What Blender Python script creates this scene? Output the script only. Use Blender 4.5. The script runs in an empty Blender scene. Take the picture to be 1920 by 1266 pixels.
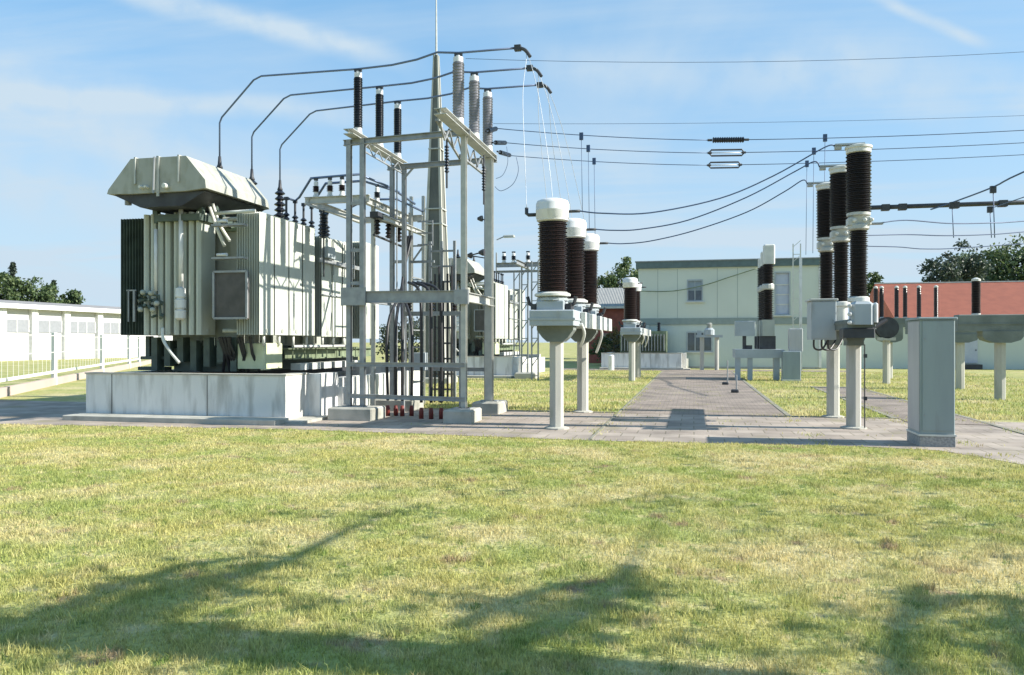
import bpy, math, random
import numpy as np
from mathutils import Vector
random.seed(7)
SC = bpy.context.scene
COL = SC.collection
PI = math.pi

# ------------------------------------------------------------------ camera
# World frame = the yard's own grid: +X across the yard, +Y away along the bays.
YAW = math.radians(12.8)
CA, SA = math.cos(YAW), math.sin(YAW)
EYE, FPX, HOR = 1.65, 1500.0, 641.0
cam = bpy.data.cameras.new("camera")
cam.sensor_width = 36.0
cam.lens = 36.0 * FPX / 1920.0
cam.shift_y = (HOR - 633.0) / 1920.0
cam.clip_start = 0.1
cam.clip_end = 3000
camo = bpy.data.objects.new("camera", cam)
COL.objects.link(camo)
camo.location = (0, 0, EYE)
camo.rotation_euler = (PI / 2, 0, YAW)
SC.camera = camo

# ------------------------------------------------------------------ sun, sky, exposure
SUN_EL = math.radians(32)
SUN_AZ = -4   # degrees from +X towards the viewer
SUN_DX, SUN_DY = math.cos(math.radians(-SUN_AZ)), math.sin(math.radians(-SUN_AZ))
SUN = Vector((SUN_DX * math.cos(SUN_EL), SUN_DY * math.cos(SUN_EL), math.sin(SUN_EL)))
sl = bpy.data.lights.new("sun", 'SUN')
sl.energy = 5.0
sl.angle = math.radians(0.5)
sl.color = (1.0, 0.95, 0.86)
so = bpy.data.objects.new("sun", sl)
COL.objects.link(so)
so.rotation_euler = SUN.to_track_quat('Z', 'Y').to_euler()
so.location = (30, -10, 30)

def campt(px, py, Y):
    X = (px - 960) / FPX * Y
    return Vector((X * CA - Y * SA, X * SA + Y * CA, EYE + (HOR - py) / FPX * Y))
def gp(px, py, z=0.0):
    Y = (EYE - z) * FPX / (py - HOR)
    p = campt(px, py, Y); p.z = z
    return p
def atv(px, py, v):
    return campt(px, py, v / (CA + (px - 960) / FPX * SA))
def atu(px, py, u):
    return campt(px, py, u / ((px - 960) / FPX * CA - SA))

w = bpy.data.worlds.new("World")
SC.world = w
w.use_nodes = True
nt = w.node_tree
nt.nodes.clear()
N = nt.nodes.new
L = nt.links.new
out = N('ShaderNodeOutputWorld')
bg = N('ShaderNodeBackground')
bg.inputs['Strength'].default_value = 0.1
sky = N('ShaderNodeTexSky')
sky.sky_type = 'NISHITA'
sky.sun_disc = False
sky.sun_elevation = SUN_EL
sky.sun_rotation = math.radians(90 + SUN_AZ)
sky.altitude = 50
sky.air_density = 1.0
sky.dust_density = 0.6
sky.ozone_density = 2.2
tc = N('ShaderNodeTexCoord')
def vm(op, a=None, b=None):
    n = N('ShaderNodeVectorMath'); n.operation = op
    if a is not None:
        if isinstance(a, (tuple, list, Vector)): n.inputs[0].default_value = a
        else: L(a, n.inputs[0])
    if b is not None:
        if isinstance(b, (tuple, list, Vector)): n.inputs[1].default_value = b
        else: L(b, n.inputs[1])
    return n
def mt(op, a, b=None, clamp=False):
    n = N('ShaderNodeMath'); n.operation = op; n.use_clamp = clamp
    for i, x in enumerate((a, b)):
        if x is None: continue
        if isinstance(x, (int, float)): n.inputs[i].default_value = x
        else: L(x, n.inputs[i])
    return n.outputs[0]
def mrange(v, a, b, c=0.0, d=1.0):
    n = N('ShaderNodeMapRange'); n.interpolation_type = 'SMOOTHSTEP'
    L(v, n.inputs[0])
    for i, x in enumerate((a, b, c, d)): n.inputs[i + 1].default_value = x
    return n.outputs[0]
direc = vm('NORMALIZE', tc.outputs['Generated']).outputs[0]
sep = N('ShaderNodeSeparateXYZ'); L(direc, sep.inputs[0])
# cirrus: noise on a high plane, stretched along the wind
zc = mt('MAXIMUM', sep.outputs[2], 0.03)
zc = mt('ADD', zc, 0.08)
cx = mt('DIVIDE', sep.outputs[0], zc)
cy = mt('DIVIDE', sep.outputs[1], zc)
comb = N('ShaderNodeCombineXYZ'); L(cx, comb.inputs[0]); L(cy, comb.inputs[1])
def cirrus(rot, scale, seed, lo, hi, detail=6):
    mp = N('ShaderNodeMapping')
    mp.inputs['Rotation'].default_value = (0, 0, math.radians(rot))
    mp.inputs['Scale'].default_value = scale
    mp.inputs['Location'].default_value = (seed, seed * 0.7, 0)
    L(comb.outputs[0], mp.inputs[0])
    nz = N('ShaderNodeTexNoise')
    nz.inputs['Scale'].default_value = 1.0
    nz.inputs['Detail'].default_value = detail
    nz.inputs['Roughness'].default_value = 0.55
    nz.inputs['Distortion'].default_value = 0.5
    L(mp.outputs[0], nz.inputs[0])
    return mrange(nz.outputs[0], lo, hi)
c1 = cirrus(28, (0.35, 1.3, 1), 3.1, 0.42, 0.78)
c2 = cirrus(-20, (0.8, 0.35, 1), 9.4, 0.45, 0.8)
c3 = cirrus(35, (1.2, 3.6, 1), 5.2, 0.5, 0.85)
cl = mt('ADD', mt('MULTIPLY', c1, 0.55), mt('MULTIPLY', c2, 0.35))
cl = mt('ADD', cl, mt('MULTIPLY', mt('MULTIPLY', c3, c1), 0.35))
# an old spreading contrail: a band round the plane through two sky directions
def trail(pa, pb, wid, amt, fade0, fade1):
    da = (campt(*pa, 10) - Vector((0, 0, EYE))).normalized()
    db = (campt(*pb, 10) - Vector((0, 0, EYE))).normalized()
    n = da.cross(db).normalized()
    dm = (da + db).normalized()
    tang = (db - da).normalized()
    nz = N('ShaderNodeTexNoise'); nz.inputs['Scale'].default_value = 7.0; nz.inputs['Detail'].default_value = 5
    L(direc, nz.inputs[0])
    dist = vm('DOT_PRODUCT', direc, tuple(n)).outputs['Value']
    dist = mt('ADD', dist, mt('MULTIPLY', mt('SUBTRACT', nz.outputs[0], 0.5), wid * 1.4))
    dist = mt('ABSOLUTE', dist)
    m = mrange(dist, 0.0, wid, 1.0, 0.0)
    s = vm('DOT_PRODUCT', direc, tuple(tang)).outputs['Value']
    sa_, sb_ = da.dot(tang), db.dot(tang)
    m2 = mrange(s, sa_ - fade0, sa_, 0.0, 1.0)
    m3 = mrange(s, sb_, sb_ + fade1, 1.0, 0.0)
    front = mrange(vm('DOT_PRODUCT', direc, tuple(dm)).outputs['Value'], 0.0, 0.3)
    nz2 = N('ShaderNodeTexNoise'); nz2.inputs['Scale'].default_value = 26.0; nz2.inputs['Detail'].default_value = 4
    L(direc, nz2.inputs[0])
    m = mt('MULTIPLY', m, mrange(nz2.outputs[0], 0.2, 0.65, 0.45, 1.0))
    return mt('MULTIPLY', mt('MULTIPLY', mt('MULTIPLY', m, m2), mt('MULTIPLY', m3, front)), amt)
cl = mt('ADD', cl, trail((250, -20), (640, 85), 0.022, 0.75, 0.1, 0.11))
cl = mt('ADD', cl, trail((1690, 15), (1800, 62), 0.010, 0.55, 0.05, 0.04))
cl = mt('ADD', cl, trail((120, 185), (520, 205), 0.020, 0.5, 0.16, 0.20))
cl = mt('ADD', cl, trail((-150, 90), (330, 290), 0.075, 0.42, 0.2, 0.30))
cl = mt('ADD', cl, trail((1150, 120), (1480, 150), 0.045, 0.35, 0.2, 0.2))
cl = mt('ADD', cl, trail((1600, 130), (2000, 200), 0.06, 0.35, 0.2, 0.3))
cl = mt('ADD', cl, trail((-100, 330), (420, 420), 0.06, 0.3, 0.2, 0.3))
low = mrange(sep.outputs[2], -0.05, 0.42, 1.0, 0.0)
cl = mt('ADD', mt('MULTIPLY', cl, 1.05), low, True)
mix = N('ShaderNodeMix'); mix.data_type = 'RGBA'
L(cl, mix.inputs['Factor'])
tint = N('ShaderNodeMix'); tint.data_type = 'RGBA'; tint.blend_type = 'MULTIPLY'
tint.inputs['Factor'].default_value = 1.0
L(sky.outputs[0], tint.inputs['A'])
tint.inputs['B'].default_value = (0.86, 1.2, 1.27, 1)
ev = N('ShaderNodeMix'); ev.data_type = 'RGBA'; ev.inputs['Factor'].default_value = 0.55
L(tint.outputs['Result'], ev.inputs['A']); ev.inputs['B'].default_value = (1.35, 3.0, 4.9, 1)
L(ev.outputs['Result'], mix.inputs['A'])
mix.inputs['B'].default_value = (3.35, 4.15, 4.85, 1)
L(mix.outputs['Result'], bg.inputs[0])
L(bg.outputs[0], out.inputs[0])
SC.view_settings.view_transform = 'Standard'
SC.view_settings.look = 'None'
SC.view_settings.gamma = 1
SC.view_settings.exposure = 0.86
SC.cycles.max_bounces = 6

# ------------------------------------------------------------------ materials
def mat(name, c1, c2=None, rough=0.6, metal=0.0, scale=4.0, stretch=(1, 1, 1), bump=0.0, bscale=40.0,
        lo=0.35, hi=0.65, wave=None, dirt=None, spec=0.5, coat=0.0):
    m = bpy.data.materials.new(name); m.use_nodes = True
    t = m.node_tree; b = t.nodes['Principled BSDF']
    tcx = t.nodes.new('ShaderNodeTexCoord')
    def noise(s, st=(1, 1, 1), det=5):
        mp = t.nodes.new('ShaderNodeMapping'); mp.inputs['Scale'].default_value = st
        t.links.new(tcx.outputs['Object'], mp.inputs[0])
        n = t.nodes.new('ShaderNodeTexNoise'); n.inputs['Scale'].default_value = s; n.inputs['Detail'].default_value = det
        t.links.new(mp.outputs[0], n.inputs[0]); return n.outputs[0]
    def ramp(v, a, bb):
        r = t.nodes.new('ShaderNodeMapRange'); r.inputs[1].default_value = a; r.inputs[2].default_value = bb
        t.links.new(v, r.inputs[0]); return r.outputs[0]
    def mixc(f, a, bb, blend='MIX'):
        x = t.nodes.new('ShaderNodeMix'); x.data_type = 'RGBA'; x.blend_type = blend
        if isinstance(f, float): x.inputs['Factor'].default_value = f
        else: t.links.new(f, x.inputs['Factor'])
        for k, vv in (('A', a), ('B', bb)):
            if isinstance(vv, tuple): x.inputs[k].default_value = vv + (1,)
            else: t.links.new(vv, x.inputs[k])
        return x.outputs['Result']
    col = c1
    if c2 is None: c2 = tuple(x * 0.82 for x in c1)
    col = mixc(ramp(noise(scale, stretch), lo, hi), c1, c2)
    if dirt:
        dc, ds, dst, a, bb = dirt
        col = mixc(ramp(noise(ds, dst, 7), a, bb), col, dc)
    t.links.new(col, b.inputs['Base Color'])
    b.inputs['Roughness'].default_value = rough
    b.inputs['Metallic'].default_value = metal
    b.inputs['Specular IOR Level'].default_value = spec
    if coat: b.inputs['Coat Weight'].default_value = coat
    h = None
    if bump:
        h = noise(bscale)
    if wave:
        ax, ws, wd = wave
        mp = t.nodes.new('ShaderNodeMapping'); t.links.new(tcx.outputs['Object'], mp.inputs[0])
        wv = t.nodes.new('ShaderNodeTexWave'); wv.wave_type = 'BANDS'; wv.bands_direction = ax
        wv.inputs['Scale'].default_value = ws
        t.links.new(mp.outputs[0], wv.inputs[0])
        bp = t.nodes.new('ShaderNodeBump'); bp.inputs['Strength'].default_value = 0.6; bp.inputs['Distance'].default_value = wd
        t.links.new(wv.outputs['Fac'], bp.inputs['Height'])
        if h is None: t.links.new(bp.outputs[0], b.inputs['Normal'])
    if h is not None:
        bp2 = t.nodes.new('ShaderNodeBump'); bp2.inputs['Strength'].default_value = bump; bp2.inputs['Distance'].default_value = 0.02
        t.links.new(h, bp2.inputs['Height'])
        if wave: t.links.new(bp.outputs[0], bp2.inputs['Normal'])
        t.links.new(bp2.outputs[0], b.inputs['Normal'])
    return m

M = {}
M['tx'] = mat('transformer_paint', (0.42, 0.44, 0.39), (0.36, 0.38, 0.33), 0.5, scale=1.5, dirt=((0.26, 0.27, 0.19), 2.2, (2, 2, 0.5), 0.55, 0.8), bump=0.05)
M['txrad'] = mat('radiator_paint', (0.52, 0.54, 0.48), (0.46, 0.48, 0.42), 0.55, scale=1.1, dirt=((0.36, 0.37, 0.28), 3.0, (3, 3, 0.25), 0.58, 0.85))
M['txdark'] = mat('dark_green_paint_and_shade', (0.085, 0.115, 0.095), (0.055, 0.075, 0.06), 0.5)  # paint of small parts, and painted shade on the left radiator bank
M['txgreen'] = mat('grey_green_paint', (0.22, 0.27, 0.17), (0.14, 0.17, 0.10), 0.6, scale=3)
M['cons'] = mat('conservator_paint', (0.38, 0.385, 0.345), (0.33, 0.335, 0.295), 0.6, scale=1.2, dirt=((0.22, 0.22, 0.16), 5.0, (1, 1, .5), 0.45, 0.85), bump=0.06)
M['cream'] = mat('cream_paint', (0.62, 0.64, 0.42), (0.50, 0.54, 0.33), 0.55)
M['bund'] = mat('painted_concrete', (0.76, 0.75, 0.72), (0.68, 0.675, 0.65), 0.85, scale=1.3, stretch=(1, 1, 0.5), dirt=((0.27, 0.26, 0.23), 2.6, (1.6, 1.6, 0.30), 0.47, 0.80), bump=0.25, bscale=30)
M['conc'] = mat('concrete', (0.48, 0.46, 0.40), (0.36, 0.35, 0.30), 0.9, scale=2.5, dirt=((0.20, 0.20, 0.16), 3, (1, 1, 0.6), 0.58, 0.8), bump=0.35, bscale=50)
M['concpost'] = mat('pale_concrete', (0.50, 0.49, 0.43), (0.41, 0.40, 0.36), 0.85, scale=2.0, stretch=(2, 2, 0.4), dirt=((0.30, 0.31, 0.24), 4, (1, 1, 0.3), 0.56, 0.8), bump=0.2, bscale=60)
M['concbeam'] = mat('weathered_concrete', (0.20, 0.225, 0.205), (0.14, 0.16, 0.145), 0.9, scale=2.2, bump=0.3)
M['cabinetdark'] = mat('dark_brown_enclosure', (0.09, 0.08, 0.075), (0.06, 0.055, 0.05), 0.5)
M['kerb'] = mat('weathered_kerb', (0.28, 0.26, 0.21), (0.20, 0.19, 0.14), 0.9, scale=3, bump=0.3)
M['shaft'] = mat('dark_mast_concrete', (0.17, 0.175, 0.155), (0.105, 0.11, 0.10), 0.9, scale=2.0, stretch=(1, 1, .3), bump=0.3)
M['galv'] = mat('galvanised_steel', (0.34, 0.355, 0.36), (0.26, 0.27, 0.28), 0.5, 0.3, scale=6, dirt=((0.22, 0.21, 0.18), 5, (1, 1, 1), 0.6, 0.8))
M['galvl'] = mat('pale_galvanised_steel', (0.50, 0.50, 0.46), (0.41, 0.42, 0.39), 0.5, 0.2, scale=6)
M['dark'] = mat('dark_steel', (0.05, 0.055, 0.06), (0.03, 0.03, 0.035), 0.55)
M['alu'] = mat('aluminium_tube', (0.15, 0.20, 0.30), (0.12, 0.16, 0.25), 0.4, 0.5, scale=3)
M['wire'] = mat('weathered_wire', (0.06, 0.10, 0.19), (0.05, 0.08, 0.15), 0.5, 0.2)
M['wirepale'] = mat('bright_wire', (0.55, 0.57, 0.60), (0.45, 0.47, 0.5), 0.45, 0.3)
M['brown'] = mat('brown_porcelain', (0.032, 0.016, 0.014), (0.020, 0.011, 0.010), 0.28)
M['brownd'] = mat('dark_porcelain', (0.018, 0.011, 0.009), (0.010, 0.008, 0.008), 0.35)
M['black'] = mat('black_porcelain', (0.015, 0.02, 0.028), (0.01, 0.012, 0.018), 0.3)
M['greyins'] = mat('grey_brown_porcelain', (0.30, 0.30, 0.33), (0.23, 0.23, 0.26), 0.35)
M['white'] = mat('white_paint', (0.74, 0.74, 0.73), (0.62, 0.62, 0.62), 0.5, scale=3, dirt=((0.45, 0.44, 0.40), 6, (1, 1, .4), .55, .8))
M['offwhite'] = mat('off_white_metal', (0.66, 0.66, 0.60), (0.56, 0.56, 0.52), 0.5)
M['boxgrey'] = mat('grey_cabinet_paint', (0.40, 0.44, 0.46), (0.34, 0.38, 0.40), 0.5, scale=2, dirt=((0.26, 0.26, 0.24), 4, (1, 1, 0.4), 0.6, 0.85))
M['cabfront'] = mat('blue_grey_cabinet_paint', (0.27, 0.325, 0.335), (0.24, 0.29, 0.30), 0.5, scale=1.5, stretch=(2, 2, 0.4), dirt=((0.22, 0.25, 0.25), 5, (2, 2, 0.3), 0.6, 0.85), bump=0.04)
M['cabside'] = mat('warm_grey_cabinet_paint', (0.46, 0.46, 0.47), (0.40, 0.40, 0.41), 0.5, scale=1.5, stretch=(2, 2, 0.4), dirt=((0.3, 0.29, 0.28), 5, (2, 2, 0.3), 0.6, 0.85))
M['plinth'] = mat('speckled_plinth', (0.38, 0.38, 0.36), (0.24, 0.24, 0.24), 0.9, scale=30, bump=0.3)
M['panel'] = mat('pale_green_cladding', (0.62, 0.655, 0.57), (0.58, 0.615, 0.535), 0.65, scale=0.4, wave=('X', 1.6, 0.002))
M['panelblue'] = mat('pale_blue_green_cladding', (0.56, 0.615, 0.57), (0.52, 0.575, 0.535), 0.65, scale=0.4, wave=('X', 1.6, 0.002))
M['fascia'] = mat('dark_green_fascia', (0.11, 0.16, 0.16), (0.09, 0.13, 0.13), 0.5)
M['band'] = mat('grey_green_band', (0.27, 0.32, 0.30), (0.24, 0.29, 0.27), 0.6)
M['glass'] = mat('window_glass', (0.06, 0.09, 0.12), (0.04, 0.06, 0.08), 0.08, spec=0.9)
M['blind'] = mat('window_blind', (0.30, 0.36, 0.40), (0.26, 0.31, 0.35), 0.5)
M['bluedoor'] = mat('pale_blue_panel', (0.48, 0.52, 0.60), (0.43, 0.47, 0.56), 0.4)
M['brick'] = mat('red_brick', (0.36, 0.115, 0.085), (0.27, 0.085, 0.065), 0.9, scale=3, bump=0.2)
M['tile'] = mat('red_roof_tiles', (0.30, 0.088, 0.05), (0.25, 0.072, 0.042), 0.85, scale=2, stretch=(1, 1, 1), wave=('X', 5.0, 0.02), bump=0.08)
M['greyroof'] = mat('grey_roof_sheet', (0.33, 0.33, 0.31), (0.27, 0.27, 0.26), 0.8, wave=('X', 2.5, 0.04))
M['hall'] = mat('white_hall_cladding', (0.52, 0.52, 0.53), (0.48, 0.48, 0.49), 0.6, scale=0.3)
M['hallroof'] = mat('brown_grey_roofing_felt', (0.30, 0.28, 0.27), (0.22, 0.21, 0.20), 0.9, scale=0.5)
M['hallglass'] = mat('frosted_glazing', (0.27, 0.28, 0.305), (0.24, 0.25, 0.27), 0.4)
M['fencepost'] = mat('cream_fence_paint', (0.80, 0.79, 0.72), (0.74, 0.73, 0.66), 0.6)
M['pinkwall'] = mat('pale_pink_render', (0.50, 0.40, 0.35), (0.42, 0.34, 0.30), 0.9, scale=0.8)
M['red'] = mat('red_cable_sleeve', (0.22, 0.035, 0.025), (0.13, 0.025, 0.02), 0.6)
M['cable'] = mat('black_cable', (0.025, 0.025, 0.03), (0.02, 0.02, 0.02), 0.5)
M['bark'] = mat('bark', (0.10, 0.075, 0.055), (0.06, 0.045, 0.035), 0.9, scale=6, bump=0.5)

def leafmat(name, a, b2, c):
    m = bpy.data.materials.new(name); m.use_nodes = True
    t = m.node_tree; b = t.nodes['Principled BSDF']
    geo = t.nodes.new('ShaderNodeNewGeometry')
    r = t.nodes.new('ShaderNodeValToRGB')
    r.color_ramp.elements[0].color = a + (1,); r.color_ramp.elements[1].color = c + (1,)
    e = r.color_ramp.elements.new(0.5); e.color = b2 + (1,)
    t.links.new(geo.outputs['Random Per Island'], r.inputs[0])
    t.links.new(r.outputs[0], b.inputs['Base Color'])
    b.inputs['Roughness'].default_value = 0.55
    tr = t.nodes.new('ShaderNodeBsdfTranslucent'); t.links.new(r.outputs[0], tr.inputs[0])
    ms = t.nodes.new('ShaderNodeMixShader'); ms.inputs[0].default_value = 0.3
    o = t.nodes['Material Output']
    t.links.new(b.outputs[0], ms.inputs[1]); t.links.new(tr.outputs[0], ms.inputs[2]); t.links.new(ms.outputs[0], o.inputs[0])
    return m
M['leaf'] = leafmat('foliage', (0.05, 0.085, 0.035), (0.085, 0.13, 0.05), (0.15, 0.20, 0.07))
M['leafd'] = leafmat('dark_foliage', (0.035, 0.055, 0.045), (0.055, 0.08, 0.055), (0.09, 0.12, 0.07))
M['leafy'] = leafmat('yellowing_foliage', (0.10, 0.10, 0.03), (0.17, 0.15, 0.05), (0.2, 0.13, 0.05))

def lawn_nodes(t, blade=False):
    """colour of the lawn as a function of world position, shared by soil sheet and blades"""
    geo = t.nodes.new('ShaderNodeNewGeometry')
    def noise(s, det=4, st=(1, 1, 1), off=0):
        mp = t.nodes.new('ShaderNodeMapping'); mp.inputs['Scale'].default_value = st; mp.inputs['Location'].default_value = (off, off, 0)
        sx = t.nodes.new('ShaderNodeVectorMath'); sx.operation = 'MULTIPLY'; sx.inputs[1].default_value = (1, 1, 0)
        t.links.new(geo.outputs['Position'], sx.inputs[0]); t.links.new(sx.outputs[0], mp.inputs[0])
        n = t.nodes.new('ShaderNodeTexNoise'); n.inputs['Scale'].default_value = s; n.inputs['Detail'].default_value = det
        t.links.new(mp.outputs[0], n.inputs[0]); return n.outputs[0]
    def rng(v, a, b):
        r = t.nodes.new('ShaderNodeMapRange'); r.interpolation_type = 'SMOOTHSTEP'; r.inputs[1].default_value = a; r.inputs[2].default_value = b
        t.links.new(v, r.inputs[0]); return r.outputs[0]
    def mixc(f, a, b):
        x = t.nodes.new('ShaderNodeMix'); x.data_type = 'RGBA'; t.links.new(f, x.inputs['Factor'])
        for k, vv in (('A', a), ('B', b)):
            if isinstance(vv, tuple): x.inputs[k].default_value = vv + (1,)
            else: t.links.new(vv, x.inputs[k])
        return x.outputs['Result']
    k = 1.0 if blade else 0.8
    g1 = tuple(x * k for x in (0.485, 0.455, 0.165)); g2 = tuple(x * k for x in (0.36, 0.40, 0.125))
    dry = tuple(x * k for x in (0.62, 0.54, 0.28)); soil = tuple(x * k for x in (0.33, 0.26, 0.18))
    c = mixc(rng(noise(0.9, 5), 0.38, 0.62), g1, g2)
    c = mixc(rng(noise(0.55, 7, off=11), 0.46, 0.68), c, dry)
    c = mixc(rng(noise(4.5, 4, off=3), 0.5, 0.75), c, dry)
    c = mixc(rng(noise(1.3, 6, off=29), 0.66, 0.76), c, soil)
    brown = tuple(x * k for x in (0.40, 0.30, 0.18)); deep = tuple(x * k for x in (0.20, 0.27, 0.07))
    c = mixc(rng(noise(2.1, 6, off=41), 0.60, 0.72), c, brown)
    c = mixc(rng(noise(7.5, 3, off=17), 0.58, 0.72), c, deep)
    return c, noise
def lawnmat(name, blade):
    m = bpy.data.materials.new(name); m.use_nodes = True
    t = m.node_tree; b = t.nodes['Principled BSDF']
    c, noise = lawn_nodes(t, blade)
    if blade:
        geo = t.nodes.new('ShaderNodeNewGeometry')
        r = t.nodes.new('ShaderNodeMapRange'); r.inputs[3].default_value = 0.68; r.inputs[4].default_value = 1.38
        t.links.new(geo.outputs['Random Per Island'], r.inputs[0])
        x = t.nodes.new('ShaderNodeVectorMath'); x.operation = 'SCALE'
        t.links.new(c, x.inputs[0]); t.links.new(r.outputs[0], x.inputs['Scale'])
        c = x.outputs[0]
        tr = t.nodes.new('ShaderNodeBsdfTranslucent'); t.links.new(c, tr.inputs[0])
        ms = t.nodes.new('ShaderNodeMixShader'); ms.inputs[0].default_value = 0.35
        t.links.new(b.outputs[0], ms.inputs[1]); t.links.new(tr.outputs[0], ms.inputs[2])
        t.links.new(ms.outputs[0], t.nodes['Material Output'].inputs[0])
    else:
        bp = t.nodes.new('ShaderNodeBump'); bp.inputs['Strength'].default_value = 0.8; bp.inputs['Distance'].default_value = 0.05
        t.links.new(noise(14, 6), bp.inputs['Height']); t.links.new(bp.outputs[0], b.inputs['Normal'])
        f = noise(22, 5, off=7)
        r = t.nodes.new('ShaderNodeMapRange'); r.inputs[1].default_value = 0.3; r.inputs[2].default_value = 0.7
        r.inputs[3].default_value = 0.72; r.inputs[4].default_value = 1.2
        t.links.new(f, r.inputs[0])
        x = t.nodes.new('ShaderNodeVectorMath'); x.operation = 'SCALE'
        t.links.new(c, x.inputs[0]); t.links.new(r.outputs[0], x.inputs['Scale']); c = x.outputs[0]
    t.links.new(c, b.inputs['Base Color'])
    b.inputs['Roughness'].default_value = 0.8
    b.inputs['Specular IOR Level'].default_value = 0.2
    return m
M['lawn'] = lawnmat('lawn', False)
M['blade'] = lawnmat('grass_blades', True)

def pavermat(name, c1, c2, mortar, bw, bh, rot=0):
    m = bpy.data.materials.new(name); m.use_nodes = True
    t = m.node_tree; b = t.nodes['Principled BSDF']
    geo = t.nodes.new('ShaderNodeNewGeometry')
    mp = t.nodes.new('ShaderNodeMapping'); mp.inputs['Rotation'].default_value = (0, 0, rot)
    t.links.new(geo.outputs['Position'], mp.inputs[0])
    br = t.nodes.new('ShaderNodeTexBrick'); br.inputs['Scale'].default_value = 1.0
    br.inputs['Brick Width'].default_value = bw; br.inputs['Row Height'].default_value = bh
    br.inputs['Mortar Size'].default_value = 0.012; br.inputs['Mortar Smooth'].default_value = 0.3
    br.inputs['Color1'].default_value = c1 + (1,); br.inputs['Color2'].default_value = c2 + (1,); br.inputs['Mortar'].default_value = mortar + (1,)
    t.links.new(mp.outputs[0], br.inputs[0])
    nz = t.nodes.new('ShaderNodeTexNoise'); nz.inputs['Scale'].default_value = 1.2; nz.inputs['Detail'].default_value = 7
    t.links.new(geo.outputs['Position'], nz.inputs[0])
    r = t.nodes.new('ShaderNodeMapRange'); r.inputs[1].default_value = 0.3; r.inputs[2].default_value = 0.7
    r.inputs[3].default_value = 0.66; r.inputs[4].default_value = 1.25
    t.links.new(nz.outputs[0], r.inputs[0])
    x = t.nodes.new('ShaderNodeVectorMath'); x.operation = 'SCALE'
    t.links.new(br.outputs[0], x.inputs[0]); t.links.new(r.outputs[0], x.inputs['Scale'])
    nz3 = t.nodes.new('ShaderNodeTexNoise'); nz3.inputs['Scale'].default_value = 0.8; nz3.inputs['Detail'].default_value = 8
    t.links.new(geo.outputs['Position'], nz3.inputs[0])
    r3 = t.nodes.new('ShaderNodeMapRange'); r3.inputs[1].default_value = 0.58; r3.inputs[2].default_value = 0.72; r3.inputs[4].default_value = 0.6
    t.links.new(nz3.outputs[0], r3.inputs[0])
    mx = t.nodes.new('ShaderNodeMix'); mx.data_type = 'RGBA'; t.links.new(r3.outputs[0], mx.inputs['Factor'])
    t.links.new(x.outputs[0], mx.inputs['A']); mx.inputs['B'].default_value = (0.22, 0.20, 0.09, 1)
    t.links.new(mx.outputs['Result'], b.inputs['Base Color'])
    bp = t.nodes.new('ShaderNodeBump'); bp.inputs['Strength'].default_value = 0.5; bp.inputs['Distance'].default_value = 0.02
    t.links.new(br.outputs['Fac'], bp.inputs['Height']); bp.invert = True
    t.links.new(bp.outputs[0], b.inputs['Normal'])
    b.inputs['Roughness'].default_value = 0.9
    return m
M['paver'] = pavermat('grey_pavers', (0.38, 0.32, 0.265), (0.31, 0.255, 0.21), (0.21, 0.18, 0.13), 0.5, 0.5)
M['paver2'] = pavermat('brown_pavers', (0.30, 0.242, 0.20), (0.24, 0.192, 0.158), (0.18, 0.15, 0.115), 0.22, 0.11)

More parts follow.
